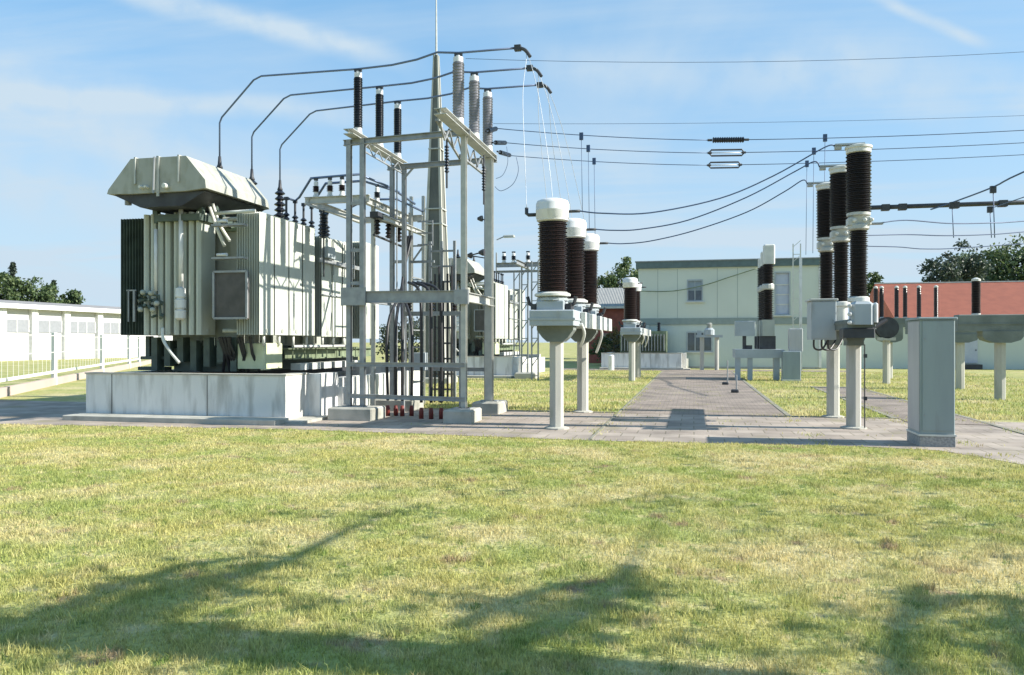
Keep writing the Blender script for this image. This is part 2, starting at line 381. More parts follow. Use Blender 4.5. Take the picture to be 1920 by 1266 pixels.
# ------------------------------------------------------------------ mesh helpers
SPLIT = {'gusset_plate', 'terminal_box', 'conduit', 'inspection_cover', 'valve_handle', 'packing_block', 'bracket_shelf', 'expansion_joint', 'drain_pipe', 'drive_valve', 'cable_gland', 'clamp_band', 'cross_path_', 'window_bar', 'rail', 'tie_plate', 'gauge', 'cooling_fin', 'fan_motor', 'switch_insulator'}
class MB:
    def __init__(s): s.v = []; s.f = []
    def add(s, vs, fs):
        o = len(s.v); s.v += [tuple(x) for x in vs]; s.f += [tuple(i + o for i in f) for f in fs]; return s
    def box(s, x0, x1, y0, y1, z0, z1):
        return s.add([(x0, y0, z0), (x1, y0, z0), (x1, y1, z0), (x0, y1, z0), (x0, y0, z1), (x1, y0, z1), (x1, y1, z1), (x0, y1, z1)],
                     [(3, 2, 1, 0), (4, 5, 6, 7), (0, 1, 5, 4), (1, 2, 6, 5), (2, 3, 7, 6), (3, 0, 4, 7)])
    def bbox(s, x0, x1, y0, y1, z0, z1, b=0.01):
        # chamfered box: rounded vertical corners
        pts = [(x0 + b, y0), (x1 - b, y0), (x1, y0 + b), (x1, y1 - b), (x1 - b, y1), (x0 + b, y1), (x0, y1 - b), (x0, y0 + b)]
        ins = [(x0 + b * 1.6, y0 + b), (x1 - b * 1.6, y0 + b), (x1 - b, y0 + b * 1.6), (x1 - b, y1 - b * 1.6), (x1 - b * 1.6, y1 - b), (x0 + b * 1.6, y1 - b), (x0 + b, y1 - b * 1.6), (x0 + b, y0 + b * 1.6)]
        vs = [(p[0], p[1], z0) for p in pts] + [(p[0], p[1], z1 - b) for p in pts] + [(p[0], p[1], z1) for p in ins]
        fs = [tuple(range(7, -1, -1)), tuple(range(16, 24))]
        for i in range(8):
            j = (i + 1) % 8
            fs += [(i, j, j + 8, i + 8), (i + 8, j + 8, j + 16, i + 16)]
        return s.add(vs, fs)
    def beam(s, a, b, w, h=None):
        h = h or w
        a, b = Vector(a), Vector(b); d = (b - a).normalized()
        up = Vector((0, 0, 1)) if abs(d.z) < 0.95 else Vector((0, 1, 0))
        sd = d.cross(up).normalized() * w / 2; u = sd.cross(d).normalized() * h / 2
        vs = [a - sd - u, a + sd - u, a + sd + u, a - sd + u, b - sd - u, b + sd - u, b + sd + u, b - sd + u]
        return s.add(vs, [(0, 1, 2, 3), (7, 6, 5, 4), (4, 5, 1, 0), (5, 6, 2, 1), (6, 7, 3, 2), (7, 4, 0, 3)])
    def ibeam(s, a, b, w, h, t=0.012):
        a, b = Vector(a), Vector(b); d = (b - a).normalized()
        up = Vector((0, 0, 1)) if abs(d.z) < 0.95 else Vector((0, 1, 0))
        sd = d.cross(up).normalized(); u = sd.cross(d).normalized()
        s.beam(a + u * (h / 2 - t / 2), b + u * (h / 2 - t / 2), w, t)
        s.beam(a - u * (h / 2 - t / 2), b - u * (h / 2 - t / 2), w, t)
        return s.beam(a, b, t, h - 2 * t)
    def tube(s, pts, r, n=8, r2=None, caps=True):
        pts = [Vector(p) for p in pts]; k = len(pts); vs = []; fs = []; prev = None
        for i, p in enumerate(pts):
            d = (pts[min(i + 1, k - 1)] - pts[max(i - 1, 0)]).normalized()
            if prev is None:
                a = Vector((0, 0, 1)) if abs(d.z) < 0.9 else Vector((1, 0, 0))
                x = d.cross(a).normalized()
            else:
                x = (prev - d * prev.dot(d)).normalized()
            prev = x; y = d.cross(x)
            rr = r if r2 is None else r + (r2 - r) * i / (k - 1)
            for j in range(n):
                a = 2 * PI * j / n
                vs.append(p + (x * math.cos(a) + y * math.sin(a)) * rr)
        for i in range(k - 1):
            for j in range(n):
                j2 = (j + 1) % n
                fs.append((i * n + j, i * n + j2, (i + 1) * n + j2, (i + 1) * n + j))
        if caps: fs += [tuple(range(n - 1, -1, -1)), tuple(range((k - 1) * n, k * n))]
        return s.add(vs, fs)
    def lathe(s, x, y, prof, n=20, axis=None):
        vs = []; fs = []; k = len(prof)
        for r, z in prof:
            for j in range(n):
                a = 2 * PI * (j + (0.0 if n == 8 else 0.5)) / n
                if axis == 'x': vs.append((x + z, y[0] + r * math.cos(a), y[1] + r * math.sin(a)))
                elif axis == 'y': vs.append((y[0] + r * math.cos(a), x + z, y[1] + r * math.sin(a)))
                else: vs.append((x + r * math.cos(a), y + r * math.sin(a), z))
        for i in range(k - 1):
            for j in range(n):
                j2 = (j + 1) % n
                fs.append((i * n + j, i * n + j2, (i + 1) * n + j2, (i + 1) * n + j))
        fs += [tuple(range(n - 1, -1, -1)), tuple(range((k - 1) * n, k * n))]
        return s.add(vs, fs)
    def sheds(s, x, y, z0, z1, rc, rs, cnt, n=18, taper=1.0):
        p = [(rc, z0)]; st = (z1 - z0) / cnt
        for i in range(cnt):
            q = 1 + (taper - 1) * i / cnt
            z = z0 + i * st
            a = rs * q * (1.0 if i % 2 == 0 else 0.93)
            p += [(rc * q, z + st * .12), (a, z + st * .40), (a, z + st * .52), (rc * q, z + st * .95)]
        p.append((rc * taper, z1))
        return s.lathe(x, y, p, n)
    def prism_y(s, prof, y0, y1, shrink=1.0, c=None):
        # prof: list of (x,z), extruded along y
        n = len(prof)
        vs = [(x, y0, z) for x, z in prof] + [(x, y1, z) for x, z in prof]
        fs = [tuple(range(n)), tuple(range(2 * n - 1, n - 1, -1))]
        for i in range(n):
            j = (i + 1) % n
            fs.append((i, i + n, j + n, j))
        return s.add(vs, fs)
    def prism_x(s, prof, x0, x1):
        n = len(prof)
        vs = [(x0, y, z) for y, z in prof] + [(x1, y, z) for y, z in prof]
        fs = [tuple(range(n - 1, -1, -1)), tuple(range(n, 2 * n))]
        for i in range(n):
            j = (i + 1) % n
            fs.append((i, j, j + n, i + n))
        return s.add(vs, fs)
    def build(s, name, m, parent=None, smooth=False, auto=None):
        if name in SPLIT and parent is not None:
            build_each(s, name, m, parent, smooth, auto); return None
        return s.build1(name, m, parent, smooth, auto)
    def build1(s, name, m, parent=None, smooth=False, auto=None):
        me = bpy.data.meshes.new(name)
        o0 = worldloc(parent) if parent else Vector((0, 0, 0))
        me.from_pydata([(x - o0.x, y - o0.y, z - o0.z) for x, y, z in s.v], [], s.f)
        me.materials.append(m)
        if smooth:
            me.polygons.foreach_set('use_smooth', [len(p.vertices) <= 4 for p in me.polygons])
            if auto: me.set_sharp_from_angle(angle=math.radians(auto))
        me.update()
        o = bpy.data.objects.new(name, me); COL.objects.link(o)
        if parent: o.parent = parent
        return o
def build_each(mb, name, m, parent, smooth=False, auto=None):
    # every connected piece of mb becomes an object of its own
    par = list(range(len(mb.v)))
    def fd(i):
        while par[i] != i: par[i] = par[par[i]]; i = par[i]
        return i
    for f in mb.f:
        for k in f[1:]: par[fd(k)] = fd(f[0])
    g = {}
    for f in mb.f: g.setdefault(fd(f[0]), []).append(f)
    for fs in g.values():
        idx = sorted({i for f in fs for i in f}); mp = {i: k for k, i in enumerate(idx)}
        b = MB(); b.add([mb.v[i] for i in idx], [tuple(mp[i] for i in f) for f in fs])
        b.build1(name, m, parent, smooth, auto)
def worldloc(o):
    v = Vector(o.location)
    while o.parent: o = o.parent; v += Vector(o.location)
    return v
def thing(name, label, cat, loc, group=None):
    o = bpy.data.objects.new(name, None); COL.objects.link(o)
    o.location = loc; o.empty_display_size = 0.2
    o['label'] = label; o['category'] = cat
    if group: o['group'] = group
    return o
def tag(o, label, cat, group=None, kind=None):
    o['label'] = label; o['category'] = cat
    if group: o['group'] = group
    if kind: o['kind'] = kind
    return o
def struct(name, mb, m):
    o = mb.build(name, m); o['kind'] = 'structure'; return o
def copy_tree(o, d=(0, 0, 0), label=None, group=None, parent=None):
    c = o.copy(); COL.objects.link(c)
    if parent is None:
        c.location = Vector(o.location) + Vector(d)
        if label: c['label'] = label
        if group: c['group'] = group
    else: c.parent = parent
    for ch in list(o.children): copy_tree(ch, parent=c)
    return c
def sag(a, b, drop, n=14):
    a, b = Vector(a), Vector(b)
    return [a.lerp(b, i / n) - Vector((0, 0, 4 * drop * (i / n) * (1 - i / n))) for i in range(n + 1)]
def smooth_path(pts, n=5):
    P = [Vector(p) for p in pts]; P = [P[0]] + P + [P[-1]]; o = []
    for i in range(1, len(P) - 2):
        for k in range(n):
            t = k / n
            o.append(0.5 * ((2 * P[i]) + (-P[i - 1] + P[i + 1]) * t + (2 * P[i - 1] - 5 * P[i] + 4 * P[i + 1] - P[i + 2]) * t * t + (-P[i - 1] + 3 * P[i] - 3 * P[i + 1] + P[i + 2]) * t ** 3))
    o.append(P[-2]); return o

# ------------------------------------------------------------------ ground
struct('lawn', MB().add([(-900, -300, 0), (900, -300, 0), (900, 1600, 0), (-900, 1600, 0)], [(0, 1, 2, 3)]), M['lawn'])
def sheet(name, pts, z, m): return struct(name, MB().add([(x, y, z) for x, y in pts], [tuple(range(len(pts)))]), m)
near = [(-40, 13.1), (-13.2, 13.35), (-7, 13.75), (-1.6, 13.3), (2.4, 13.5), (3.6, 13.25), (4.0, 12.6), (4.6, 11.3), (5.2, 9.8), (9, 4), (14, 4), (14, 17.2), (4.3, 18.5), (-9, 18.6), (-40, 19.2)]
sheet('pavement', near, 0.006, M['paver'])
sheet('path', [(-1.65, 18.5), (2.0, 18.5), (2.0, 46), (-1.65, 46)], 0.010, M['paver2'])
sheet('side_path', [(4.25, 17.6), (5.7, 17.4), (5.7, 31), (4.25, 31)], 0.014, M['paver2'])
sheet('cross_path', [(-8, 46), (9, 46), (9, 48.6), (-8, 48.6)], 0.010, M['paver2'])
kb = MB()
for (x0, x1, y0, y1) in [(-1.72, -1.67, 13.4, 46), (2.0, 2.1, 18.5, 46), (-8, -1.75, 18.6, 18.7), (2.1, 4.25, 18.45, 18.55), (4.15, 4.25, 18.55, 31), (5.7, 5.8, 15.2, 31)]:
    kb.box(x0, x1, y0, y1, -0.05, 0.02)
tag(kb.build('kerb_edging', M['kerb']), 'thin concrete kerb edging along the paved paths', 'kerb', kind='structure')

# grass blades on the near lawn and, coarser, on the plots behind
def in_poly(px, py, poly):
    ins = np.zeros(px.shape, bool); n = len(poly); j = n - 1
    for i in range(n):
        xi, yi = poly[i]; xj, yj = poly[j]
        c = ((yi > py) != (yj > py)) & (px < (xj - xi) * (py - yi) / (yj - yi + 1e-12) + xi)
        ins ^= c; j = i
    return ins
def blades(u, v, h, wd, rng):
    n = len(u)
    a = rng.uniform(0, 2 * PI, n); b = rng.uniform(0, 2 * PI, n)
    lean = h * rng.uniform(0.1, 0.95, n)
    dx, dy = np.cos(a) * wd / 2, np.sin(a) * wd / 2
    lx, ly = np.cos(b) * lean, np.sin(b) * lean
    z0 = np.zeros(n)
    P = np.stack([np.stack([u - dx, v - dy, z0], 1), np.stack([u + dx, v + dy, z0], 1),
                  np.stack([u + dx * .8 + lx * .35, v + dy * .8 + ly * .35, h * .6], 1),
                  np.stack([u - dx * .8 + lx * .35, v - dy * .8 + ly * .35, h * .6], 1),
                  np.stack([u + lx, v + ly, h], 1)], 1).reshape(-1, 3)
    i = np.arange(n) * 5
    loops = np.stack([i, i + 1, i + 2, i + 3, i + 3, i + 2, i + 4], 1).reshape(-1)
    starts = np.stack([np.arange(n) * 7, np.arange(n) * 7 + 4], 1).reshape(-1)
    return P, loops, starts
rng = np.random.default_rng(3)
n = 560000
Yd = 3.0 + (16.0 - 3.0) * rng.random(n) ** 1.15
Xd = Yd * rng.uniform(-0.72, 0.72, n)
u = Xd * CA - Yd * SA; v = Xd * SA + Yd * CA
ok = ~in_poly(u + rng.normal(0, .10, n), v + rng.normal(0, .07, n), near) & (v < 14.1)
cl_ = np.sin(u * 9.1 + 1.3 * np.sin(v * 5)) * np.sin(v * 8.3 + 1.7 * np.sin(u * 4.1))
ok &= rng.random(n) < 0.75 + 0.35 * cl_
u, v, Yd, cl_ = u[ok], v[ok], Yd[ok], cl_[ok]
h = (0.014 + 0.028 * rng.random(len(u)) ** 1.8) * (1 + 0.35 * cl_)
wd = 0.0026 + 0.00045 * Yd
A = blades(u, v, h, wd, rng)
n = 90000
u2 = rng.uniform(-14, 14, n); v2 = 18.7 + 27.5 * rng.random(n) ** 1.4
ok = ~((u2 > -1.8) & (u2 < 2.15)) & ~((u2 > 4.1) & (u2 < 5.85) & (v2 < 31)) & ~((u2 < -7.2) & (v2 < 26))
ok &= ~((u2 > -12.9) & (u2 < -7.2) & (v2 > 34))
u2, v2 = u2[ok], v2[ok]
# taller tufts and flat weeds scattered over the near lawn
nt_ = 420
Yt = 3.6 + 9.5 * rng.random(nt_); Xt = Yt * rng.uniform(-.7, .7, nt_)
ut = Xt * CA - Yt * SA; vt = Xt * SA + Yt * CA
kt = ~in_poly(ut, vt, near) & (vt < 13.0); ut, vt = ut[kt], vt[kt]
rt = rng.uniform(.03, .10, len(ut)); pt = 45
uu = np.repeat(ut, pt) + rng.normal(0, 1, len(ut) * pt) * np.repeat(rt, pt); vv_ = np.repeat(vt, pt) + rng.normal(0, 1, len(ut) * pt) * np.repeat(rt, pt)
T4 = blades(uu, vv_, .03 + .035 * rng.random(len(uu)), np.full(len(uu), .006), rng)
# weeds in the joints and over the edges of the paving
n = 60000
u3 = rng.uniform(-9, 7.5, n); v3 = rng.uniform(12.6, 30, n)
wn = np.sin(u3 * 2.3 + 2.1 * np.sin(v3 * 1.7)) * np.sin(v3 * 1.9 + 1.4 * np.sin(u3 * 1.3))
jn = (np.abs((v3 % .5) - 0.0) < .03) | (np.abs(u3 + 1.7) < .10 * (1 + wn)) | (np.abs(u3 - 2.05) < .14 * (1 + wn)) | (np.abs(v3 - 18.5) < .16 * (1 + wn)) | (np.abs(u3 - 4.2) < .15 * (1 + wn)) | (np.abs(u3 - 5.75) < .16 * (1 + wn))
ok3 = jn & (wn > .15) & (in_poly(u3, v3, near) | (v3 > 18.3))
W3 = blades(u3[ok3], v3[ok3], 0.02 + .04 * rng.random(ok3.sum()), np.full(ok3.sum(), .012), rng)
B = blades(u2, v2, 0.03 + 0.06 * rng.random(len(u2)), np.full(len(u2), 0.018), rng)
def np_mesh(name, parts, m):
    P = np.concatenate([p[0] for p in parts]); nl = 0; nv = 0; Ls = []; St = []
    for p in parts:
        Ls.append(p[1] + nv); St.append(p[2] + nl); nv += len(p[0]); nl += len(p[1])
    Ls = np.concatenate(Ls); St = np.concatenate(St)
    me = bpy.data.meshes.new(name)
    me.vertices.add(len(P)); me.vertices.foreach_set('co', P.astype(np.float32).ravel())
    me.loops.add(len(Ls)); me.loops.foreach_set('vertex_index', Ls.astype(np.int32))
    me.polygons.add(len(St)); me.polygons.foreach_set('loop_start', St.astype(np.int32))
    me.update(calc_edges=True)
    me.materials.append(m)
    o = bpy.data.objects.new(name, me); COL.objects.link(o); return o
g = np_mesh('grass', [A, B, W3, T4], M['blade'])
tag(g, 'short patchy green and straw coloured grass of the lawn', 'grass', kind='stuff')

# ------------------------------------------------------------------ transformer
def radiator(parent, x0, x1, y0, y1, z0, z1, pitch=0.07, feed=None, m='txrad', t=0.026):
    b = MB(); k = max(2, int(round((x1 - x0) / pitch)))
    for i in range(k):
        x = x0 + (x1 - x0 - t) * i / (k - 1)
        # plate with a slightly swollen middle and tapered edges
        pf = [(x + t * .35, y0), (x, y0 + .05), (x, y1 - .05), (x + t * .35, y1), (x + t * .65, y1), (x + t, y1 - .05), (x + t, y0 + .05), (x + t * .65, y0)]
        n = 8
        b.add([(px, py, z0) for px, py in pf] + [(px, py, z1) for px, py in pf],
              [tuple(range(n)), tuple(range(2 * n - 1, n - 1, -1))] + [(i2, i2 + n, (i2 + 1) % n + n, (i2 + 1) % n) for i2 in range(n)])
    o = b.build('radiator', M[m], parent)
    ym = (y0 + y1) / 2
    for z in (z0 + .09, z1 - .09):
        MB().tube([(x0 - (feed or 0.12), ym, z), (x1 + .012, ym, z)], 0.05, 10).build('header_pipe', M['tx'], o)
    return o

T = thing('power_transformer', 'large pale grey green power transformer nearest the camera, on the white concrete bund', 'transformer', (-10.8, 18.5, 0.9), 'oil filled power transformers')
# tank and lid
tk = MB().box(-11.75, -10.1, 16.3, 22.3, 1.55, 4.15)
for y in [16.9, 17.7, 18.5, 19.3, 20.1, 20.9, 21.7]:
    tk.box(-10.1, -10.03, y, y + .06, 1.6, 4.1); tk.box(-11.82, -11.75, y, y + .06, 1.6, 4.1)
tk.build('tank', M['tx'], T)
lid = MB().bbox(-11.9, -9.95, 16.2, 22.4, 4.15, 4.24, .02)
for i in range(24):
    for x in (-9.99, -11.86):
        lid.lathe(x, 16.35 + i * .25, [(.02, 4.24), (.02, 4.29)], 6)
lid.build('tank_lid', M['txgreen'], T)
# radiator banks
for y in [15.4, 16.05, 16.7, 17.35]: radiator(T, -9.55, -9.0, y, y + .60, 1.80, 4.42, .055, .5)
for y in [18.32, 18.94, 19.56]: radiator(T, -9.55, -9.0, y, y + .56, 1.78, 4.28, .06, .5)
for y in [20.75, 21.4]: radiator(T, -9.55, -9.0, y, y + .62, 1.74, 4.45, .06, .5)
for y in [15.65, 16.3, 16.95, 18.4, 19.05]: radiator(T, -12.62, -11.85, y, y + .60, 1.80, 4.42, m='txdark')  # left bank coloured dark: the front unit's shadow is put into its paint
radiator(T, -11.05, -10.38, 15.32, 15.94, 1.80, 4.46, .165, feed=0.02, t=.125)
radiator(T, -11.80, -11.14, 15.32, 15.94, 1.80, 4.44, .165, feed=0.02, t=.125)
# inner sheet coloured dark as the shade between the fins of the left bank
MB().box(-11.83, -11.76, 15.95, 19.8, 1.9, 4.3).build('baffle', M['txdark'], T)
# conservator: hexagonal oil vessel with sloping flanks
prof = [(-12.2, 4.80), (-12.17, 4.89), (-11.62, 5.52), (-10.3, 5.52), (-9.85, 5.0), (-9.83, 4.83), (-10.3, 4.79), (-11.6, 4.78)]
cb = MB()
n8 = len(prof)
endp = [(-12.05, 4.83), (-12.0, 4.92), (-11.55, 5.38), (-10.4, 5.38), (-10.0, 5.0), (-9.97, 4.84), (-10.35, 4.80), (-11.5, 4.79)]
vs = [(x, 14.72, z) for x, z in prof] + [(x, 17.2, z) for x, z in prof] + [(x, 17.5, z) for x, z in endp]
fs = [tuple(range(n8)), tuple(range(3 * n8 - 1, 2 * n8 - 1, -1))]
for r in range(2):
    for i in range(n8):
        j = (i + 1) % n8
        fs.append((r * n8 + i, r * n8 + i + n8, r * n8 + j + n8, r * n8 + j))
cb.add(vs, fs)
cons = cb.build('conservator', M['cons'], T)
MB().prism_y([(-12.1, 4.785), (-9.9, 4.785), (-10.45, 4.50), (-11.45, 4.50)][::-1], 14.80, 17.2).build('underside_plate', M['dark'], cons)
rb = MB()
for x in (-11.52, -10.98, -10.48):
    rb.box(x, x + (.035 if x != -10.98 else .06), 14.69, 14.715, 4.98 if x != -10.98 else 4.7, 5.54)
    rb.box(x, x + .035, 14.69, 17.0, 5.525, 5.545)
rb.build('rib', M['galvl'], cons)
v1 = MB()
v1.lathe(14.64, (-11.32, 4.9), [(.03, -.04), (.04, 0), (.04, .09)], 12, 'y')
v1.lathe(14.64, (-11.2, 4.9), [(.025, -.03), (.03, .09)], 10, 'y')
v1.lathe(14.62, (-10.75, 4.9), [(.045, -.01), (.055, 0), (.055, .10)], 14, 'y')
v1.build('gauge', M['offwhite'], cons, True, 40)
v2 = MB()
v2.tube([(-11.0, 14.66, 5.52), (-11.0, 14.62, 4.75)], 0.02, 6)
v2.tube([(-11.9, 15.0, 4.72), (-11.9, 15.0, 4.60)], 0.07, 8)
v2.build('valve', M['galv'], cons)
sp = MB()
for x in (-11.5, -10.4):
    for y in (15.4, 16.9):
        sp.beam((x, y, 4.24), (x, y, 4.60), .12)
sp.beam((-10.2, 15.6, 4.60), (-10.2, 16.8, 3.9), .08)
sp.box(-11.4, -10.3, 15.2, 16.9, 4.26, 4.40)
sp.build('conservator_bracket', M['txdark'], T)
# pipes on the front
pp = MB()
pp.tube([(-10.28, 15.5, 4.62), (-10.05, 15.45, 4.1), (-9.8, 15.35, 3.7)], 0.04, 8)
pp.tube([(-10.12, 15.4, 4.62), (-9.92, 15.35, 4.15), (-9.65, 15.3, 3.8)], 0.035, 8)
pp.tube([(-10.0, 15.3, 4.40), (-9.05, 15.3, 4.42)], 0.04, 8)
pp.build('oil_pipe', M['offwhite'], T, True)
p2 = MB(); p2.tube([(-11.40, 15.24, 4.1), (-11.40, 15.24, 2.75)], 0.035, 8)
p2.build('oil_pipe', M['white'], T, True)
p3 = MB(); p3.tube([(-10.78, 15.24, 4.5), (-10.78, 15.24, 2.8)], 0.05, 8)
p3.build('oil_pipe', M['white'], T, True)
br = MB(); br.lathe(-10.78, 15.22, [(.05, 2.82), (.10, 2.80), (.11, 2.62), (.08, 2.60), (.08, 2.57), (.115, 2.55), (.115, 2.38), (.08, 2.36), (.08, 2.34), (.115, 2.32), (.11, 2.16), (.05, 2.12)][::-1], 16)
br.build('breather', M['white'], T, True, 40)
vc = MB()
random.seed(12)
for i in range(16):
    x = -11.72 + random.random() * .5; z = 2.2 + random.random() * .55
    vc.tube([(x, 15.28, z), (x + random.uniform(-.12, .12), 15.12, z + random.uniform(-.08, .08))], random.uniform(.02, .05), 7)
vc.tube([(-11.7, 15.2, 2.7), (-11.3, 15.2, 2.65), (-11.25, 15.2, 2.2)], .03, 7)
vc.build('valve_cluster', M['txdark'], T)
vd = MB()
for (x, z) in [(-11.62, 2.72), (-11.42, 2.70), (-11.28, 2.48), (-11.68, 2.35), (-11.38, 2.34)]:
    vd.lathe(15.08, (x, z), [(.03, -.03), (.055, 0), (.055, .05), (.03, .08)], 10, 'y')
vd.build('valve_handle', M['tx'], T, True, 40)
hs = MB(); hs.tube(smooth_path([(-11.2, 15.2, 1.95), (-11.15, 15.15, 1.7), (-10.95, 15.1, 1.45), (-10.72, 15.1, 1.2)]), .035, 8)
hs.build('drain_hose', M['offwhite'], T, True)
lv = MB(); lv.beam((-12.35, 15.58, 2.8), (-12.35, 15.58, 2.1), .03); lv.beam((-12.2, 15.58, 2.8), (-12.2, 15.58, 2.1), .05); lv.beam((-12.4, 15.58, 2.8), (-12.15, 15.58, 2.8), .03)
lv.build('sight_glass', M['galv'], T)
# marshalling cabinet hung in front of the right bank
cabm = MB().bbox(-9.98, -9.22, 15.24, 15.37, 2.14, 3.14, .015).build('control_cabinet', M['cabinetdark'], T)
fr = MB()
for a, b in [((-9.98, 15.225, 2.15), (-9.2, 15.225, 2.15)), ((-9.98, 15.225, 3.14), (-9.2, 15.225, 3.14)), ((-9.98, 15.225, 2.15), (-9.98, 15.225, 3.14)), ((-9.2, 15.225, 2.15), (-9.2, 15.225, 3.14))]:
    fr.beam(a, b, .045, .045)
fr.build('door_frame', M['galv'], cabm)
MB().box(-9.96, -9.22, 15.1, 15.3, 3.4, 3.44).box(-9.96, -9.22, 15.1, 15.3, 4.1, 4.14).build('bracket_shelf', M['galv'], T)
gb = MB()
for z in (3.46, 4.17):
    gb.tube([(-9.85, 15.15, z + .03), (-9.60, 15.12, z + .03)], .035, 8)
gb.build('fan_motor', M['white'], T, True)
# lower frame, wheels, jacking boxes
bf = MB()
bf.box(-11.6, -11.35, 15.9, 22.2, 1.15, 1.5).box(-10.35, -10.1, 15.9, 22.2, 1.15, 1.5)
for y in (16.2, 18.2, 20.2, 22.0): bf.box(-11.7, -10.0, y, y + .25, 1.5, 1.56)
bf.box(-11.5, -9.7, 16.0, 22.1, .98, 1.5)
for i in range(7): bf.box(-11.9 + i * .33, -11.75 + i * .33, 15.75, 16.0, 1.0 + .1 * (i % 3), 1.75 - .07 * (i % 2))
bf.box(-12.3, -11.6, 15.9, 16.3, 1.25, 1.32).box(-12.2, -12.1, 15.95, 16.1, 1.25, 1.78).box(-12.4, -11.7, 15.95, 16.2, 1.0, 1.08)
bf.build('underframe', M['txdark'], T)
sk = MB().ibeam((-9.35, 17.1, 1.36), (-9.35, 22.2, 1.36), .2, .26, .03)
for i in range(9): sk.beam((-9.2, 17.2 + i * .6, 1.49), (-9.2, 17.2 + i * .6, 1.23), .02)
sk.build('skid_beam', M['txgreen'], T)
jb = MB().bbox(-9.75, -9.1, 15.75, 16.55, 1.06, 1.62, .02).box(-10.1, -9.75, 15.85, 16.2, 1.35, 1.62)
jb.build('jacking_box', M['cream'], T)
st = MB()
for i, y in enumerate([15.7, 16.35, 17.0, 17.65, 18.5, 19.1, 19.75, 20.9, 21.6]):
    st.tube([(-9.08, y, 1.84), (-9.08, y, 1.56)], .035, 7)
st.tube([(-9.08, 17.0, 1.54), (-9.08, 19.8, 1.54)], .035, 7)
st.build('drain_pipe', M['offwhite'], T, True)
bl = MB()
for i in range(6): bl.box(-9.3, -9.05, 17.3 + i * .62, 17.72 + i * .62, .98, 1.14)
bl.build('packing_block', M['offwhite'], T)
for y in (16.3, 21.6):
    for x in (-11.48, -10.22):
        MB().lathe(x - .09, (y, 1.12), [(.17, 0), (.17, .03), (.14, .04), (.14, .15), (.05, .16)], 20, 'x').build('wheel', M['dark'], T)
cbn = MB()
random.seed(3)
for i in range(9):
    x = -10.1 + random.random() * .9
    cbn.tube([(x, 15.6, 1.75), (x + random.uniform(-.1, .1), 15.7, 1.4), (x + random.uniform(-.2, .2), 15.9, 1.0)], .035, 7)
cbn.build('cable_bundle', M['cable'], T)
# equipment rail along the outside of the right bank
rl = MB().beam((-8.96, 18.1, 3.66), (-8.96, 20.5, 3.66), .05, .10).beam((-8.97, 18.2, 2.82), (-8.97, 20.6, 2.82), .02, .025)
for y in (18.2, 18.9, 19.55, 20.15): rl.beam((-8.96, y, 3.35), (-8.96, y, 4.2), .02)
rl.build('cable_rail', M['galv'], T)
MB().bbox(-8.98, -8.84, 18.35, 18.75, 3.74, 4.02, .01).build('junction_box', M['boxgrey'], T)
# bushings
hvt = []
for i, (px, py) in enumerate([(408, 298), (467.5, 322), (519.5, 338)]):
    y = [17.95, 19.45, 20.95][i]
    x = -11.6
    b = MB().sheds(x, y, 4.55, 6.0, .10, .22, 9, 16, .62).lathe(x, y, [(.16, 4.24), (.16, 4.5), (.13, 4.56)], 14)
    o = b.build('high_voltage_bushing', M['black'], T, True, 40)
    MB().lathe(x, y, [(.07, 6.0), (.08, 6.02), (.05, 6.1), (.035, 6.3)], 12).build('bushing_cap', M['dark'], o, True)
    hvt.append((x, y, 6.25))
lvt = []
for i, y in enumerate([18.1, 18.55, 19.0, 19.45, 20.0, 20.35]):
    x = -9.85
    b = MB().sheds(x, y, 4.35, 4.85, .05, .11, 5, 12, .7).lathe(x, y, [(.09, 4.24), (.09, 4.35)], 10)
    o = b.build('low_voltage_bushing', M['black'], T, True, 40)
    MB().lathe(x, y, [(.03, 4.85), (.03, 5.2)], 8).box(x - .05, x + .05, y - .03, y + .03, 5.16, 5.24).build('bushing_terminal', M['dark'], o)
    lvt.append((x, y, 5.22))

# ------------------------------------------------------------------ bund under the transformer
Bd = thing('concrete_bund', 'long white painted concrete bund wall under the nearest transformer', 'bund', (-10.4, 18, 0), 'concrete transformer bunds')
bw = MB()
bw.box(-12.85, -8.11, 14.87, 15.12, 0.0, 0.955)          # front
bw.box(-8.36, -8.11, 15.12, 15.86, 0.0, 0.955)
bw.box(-8.36, -7.84, 15.86, 16.10, 0.0, 0.96)
bw.box(-8.09, -7.84, 16.10, 16.75, 0.0, 0.96)
bw.box(-8.05, -7.72, 16.75, 17.0, 0.0, 0.62)
bw.box(-8.36, -8.11, 17.0, 23.2, 0.0, 0.80)
bw.box(-12.85, -12.6, 15.12, 22.95, 0.0, 0.955)
bw.box(-12.85, -8.36, 22.95, 23.2, 0.0, 0.955)
bw.build('bund_wall', M['bund'], Bd)
cp = MB().box(-12.87, -8.09, 14.85, 15.14, 0.955, 0.985).box(-8.38, -8.09, 15.14, 15.86, 0.957, 0.985)
cp.build('coping', M['conc'], Bd)
MB().box(-12.6, -8.36, 15.12, 22.95, 0.5, 0.62).build('oil_grating', M['dark'], Bd)
rl2 = MB()
for x in (-11.48, -10.22): rl2.ibeam((x, 15.2, .86), (x, 22.9, .86), .12, .16)
rl2.build('rail', M['dark'], Bd)
jt = MB()
for x in (-12.2, -9.9): jt.box(x - .006, x + .006, 14.862, 14.868, .05, .95)
jt.build('expansion_joint', M['dark'], Bd)
MB().bbox(-12.9, -8.0, 14.25, 14.87, 0.0, 0.11, .01).box(-8.11, -7.6, 14.6, 16.0, 0.0, 0.06).build('apron_slab', M['conc'], Bd)

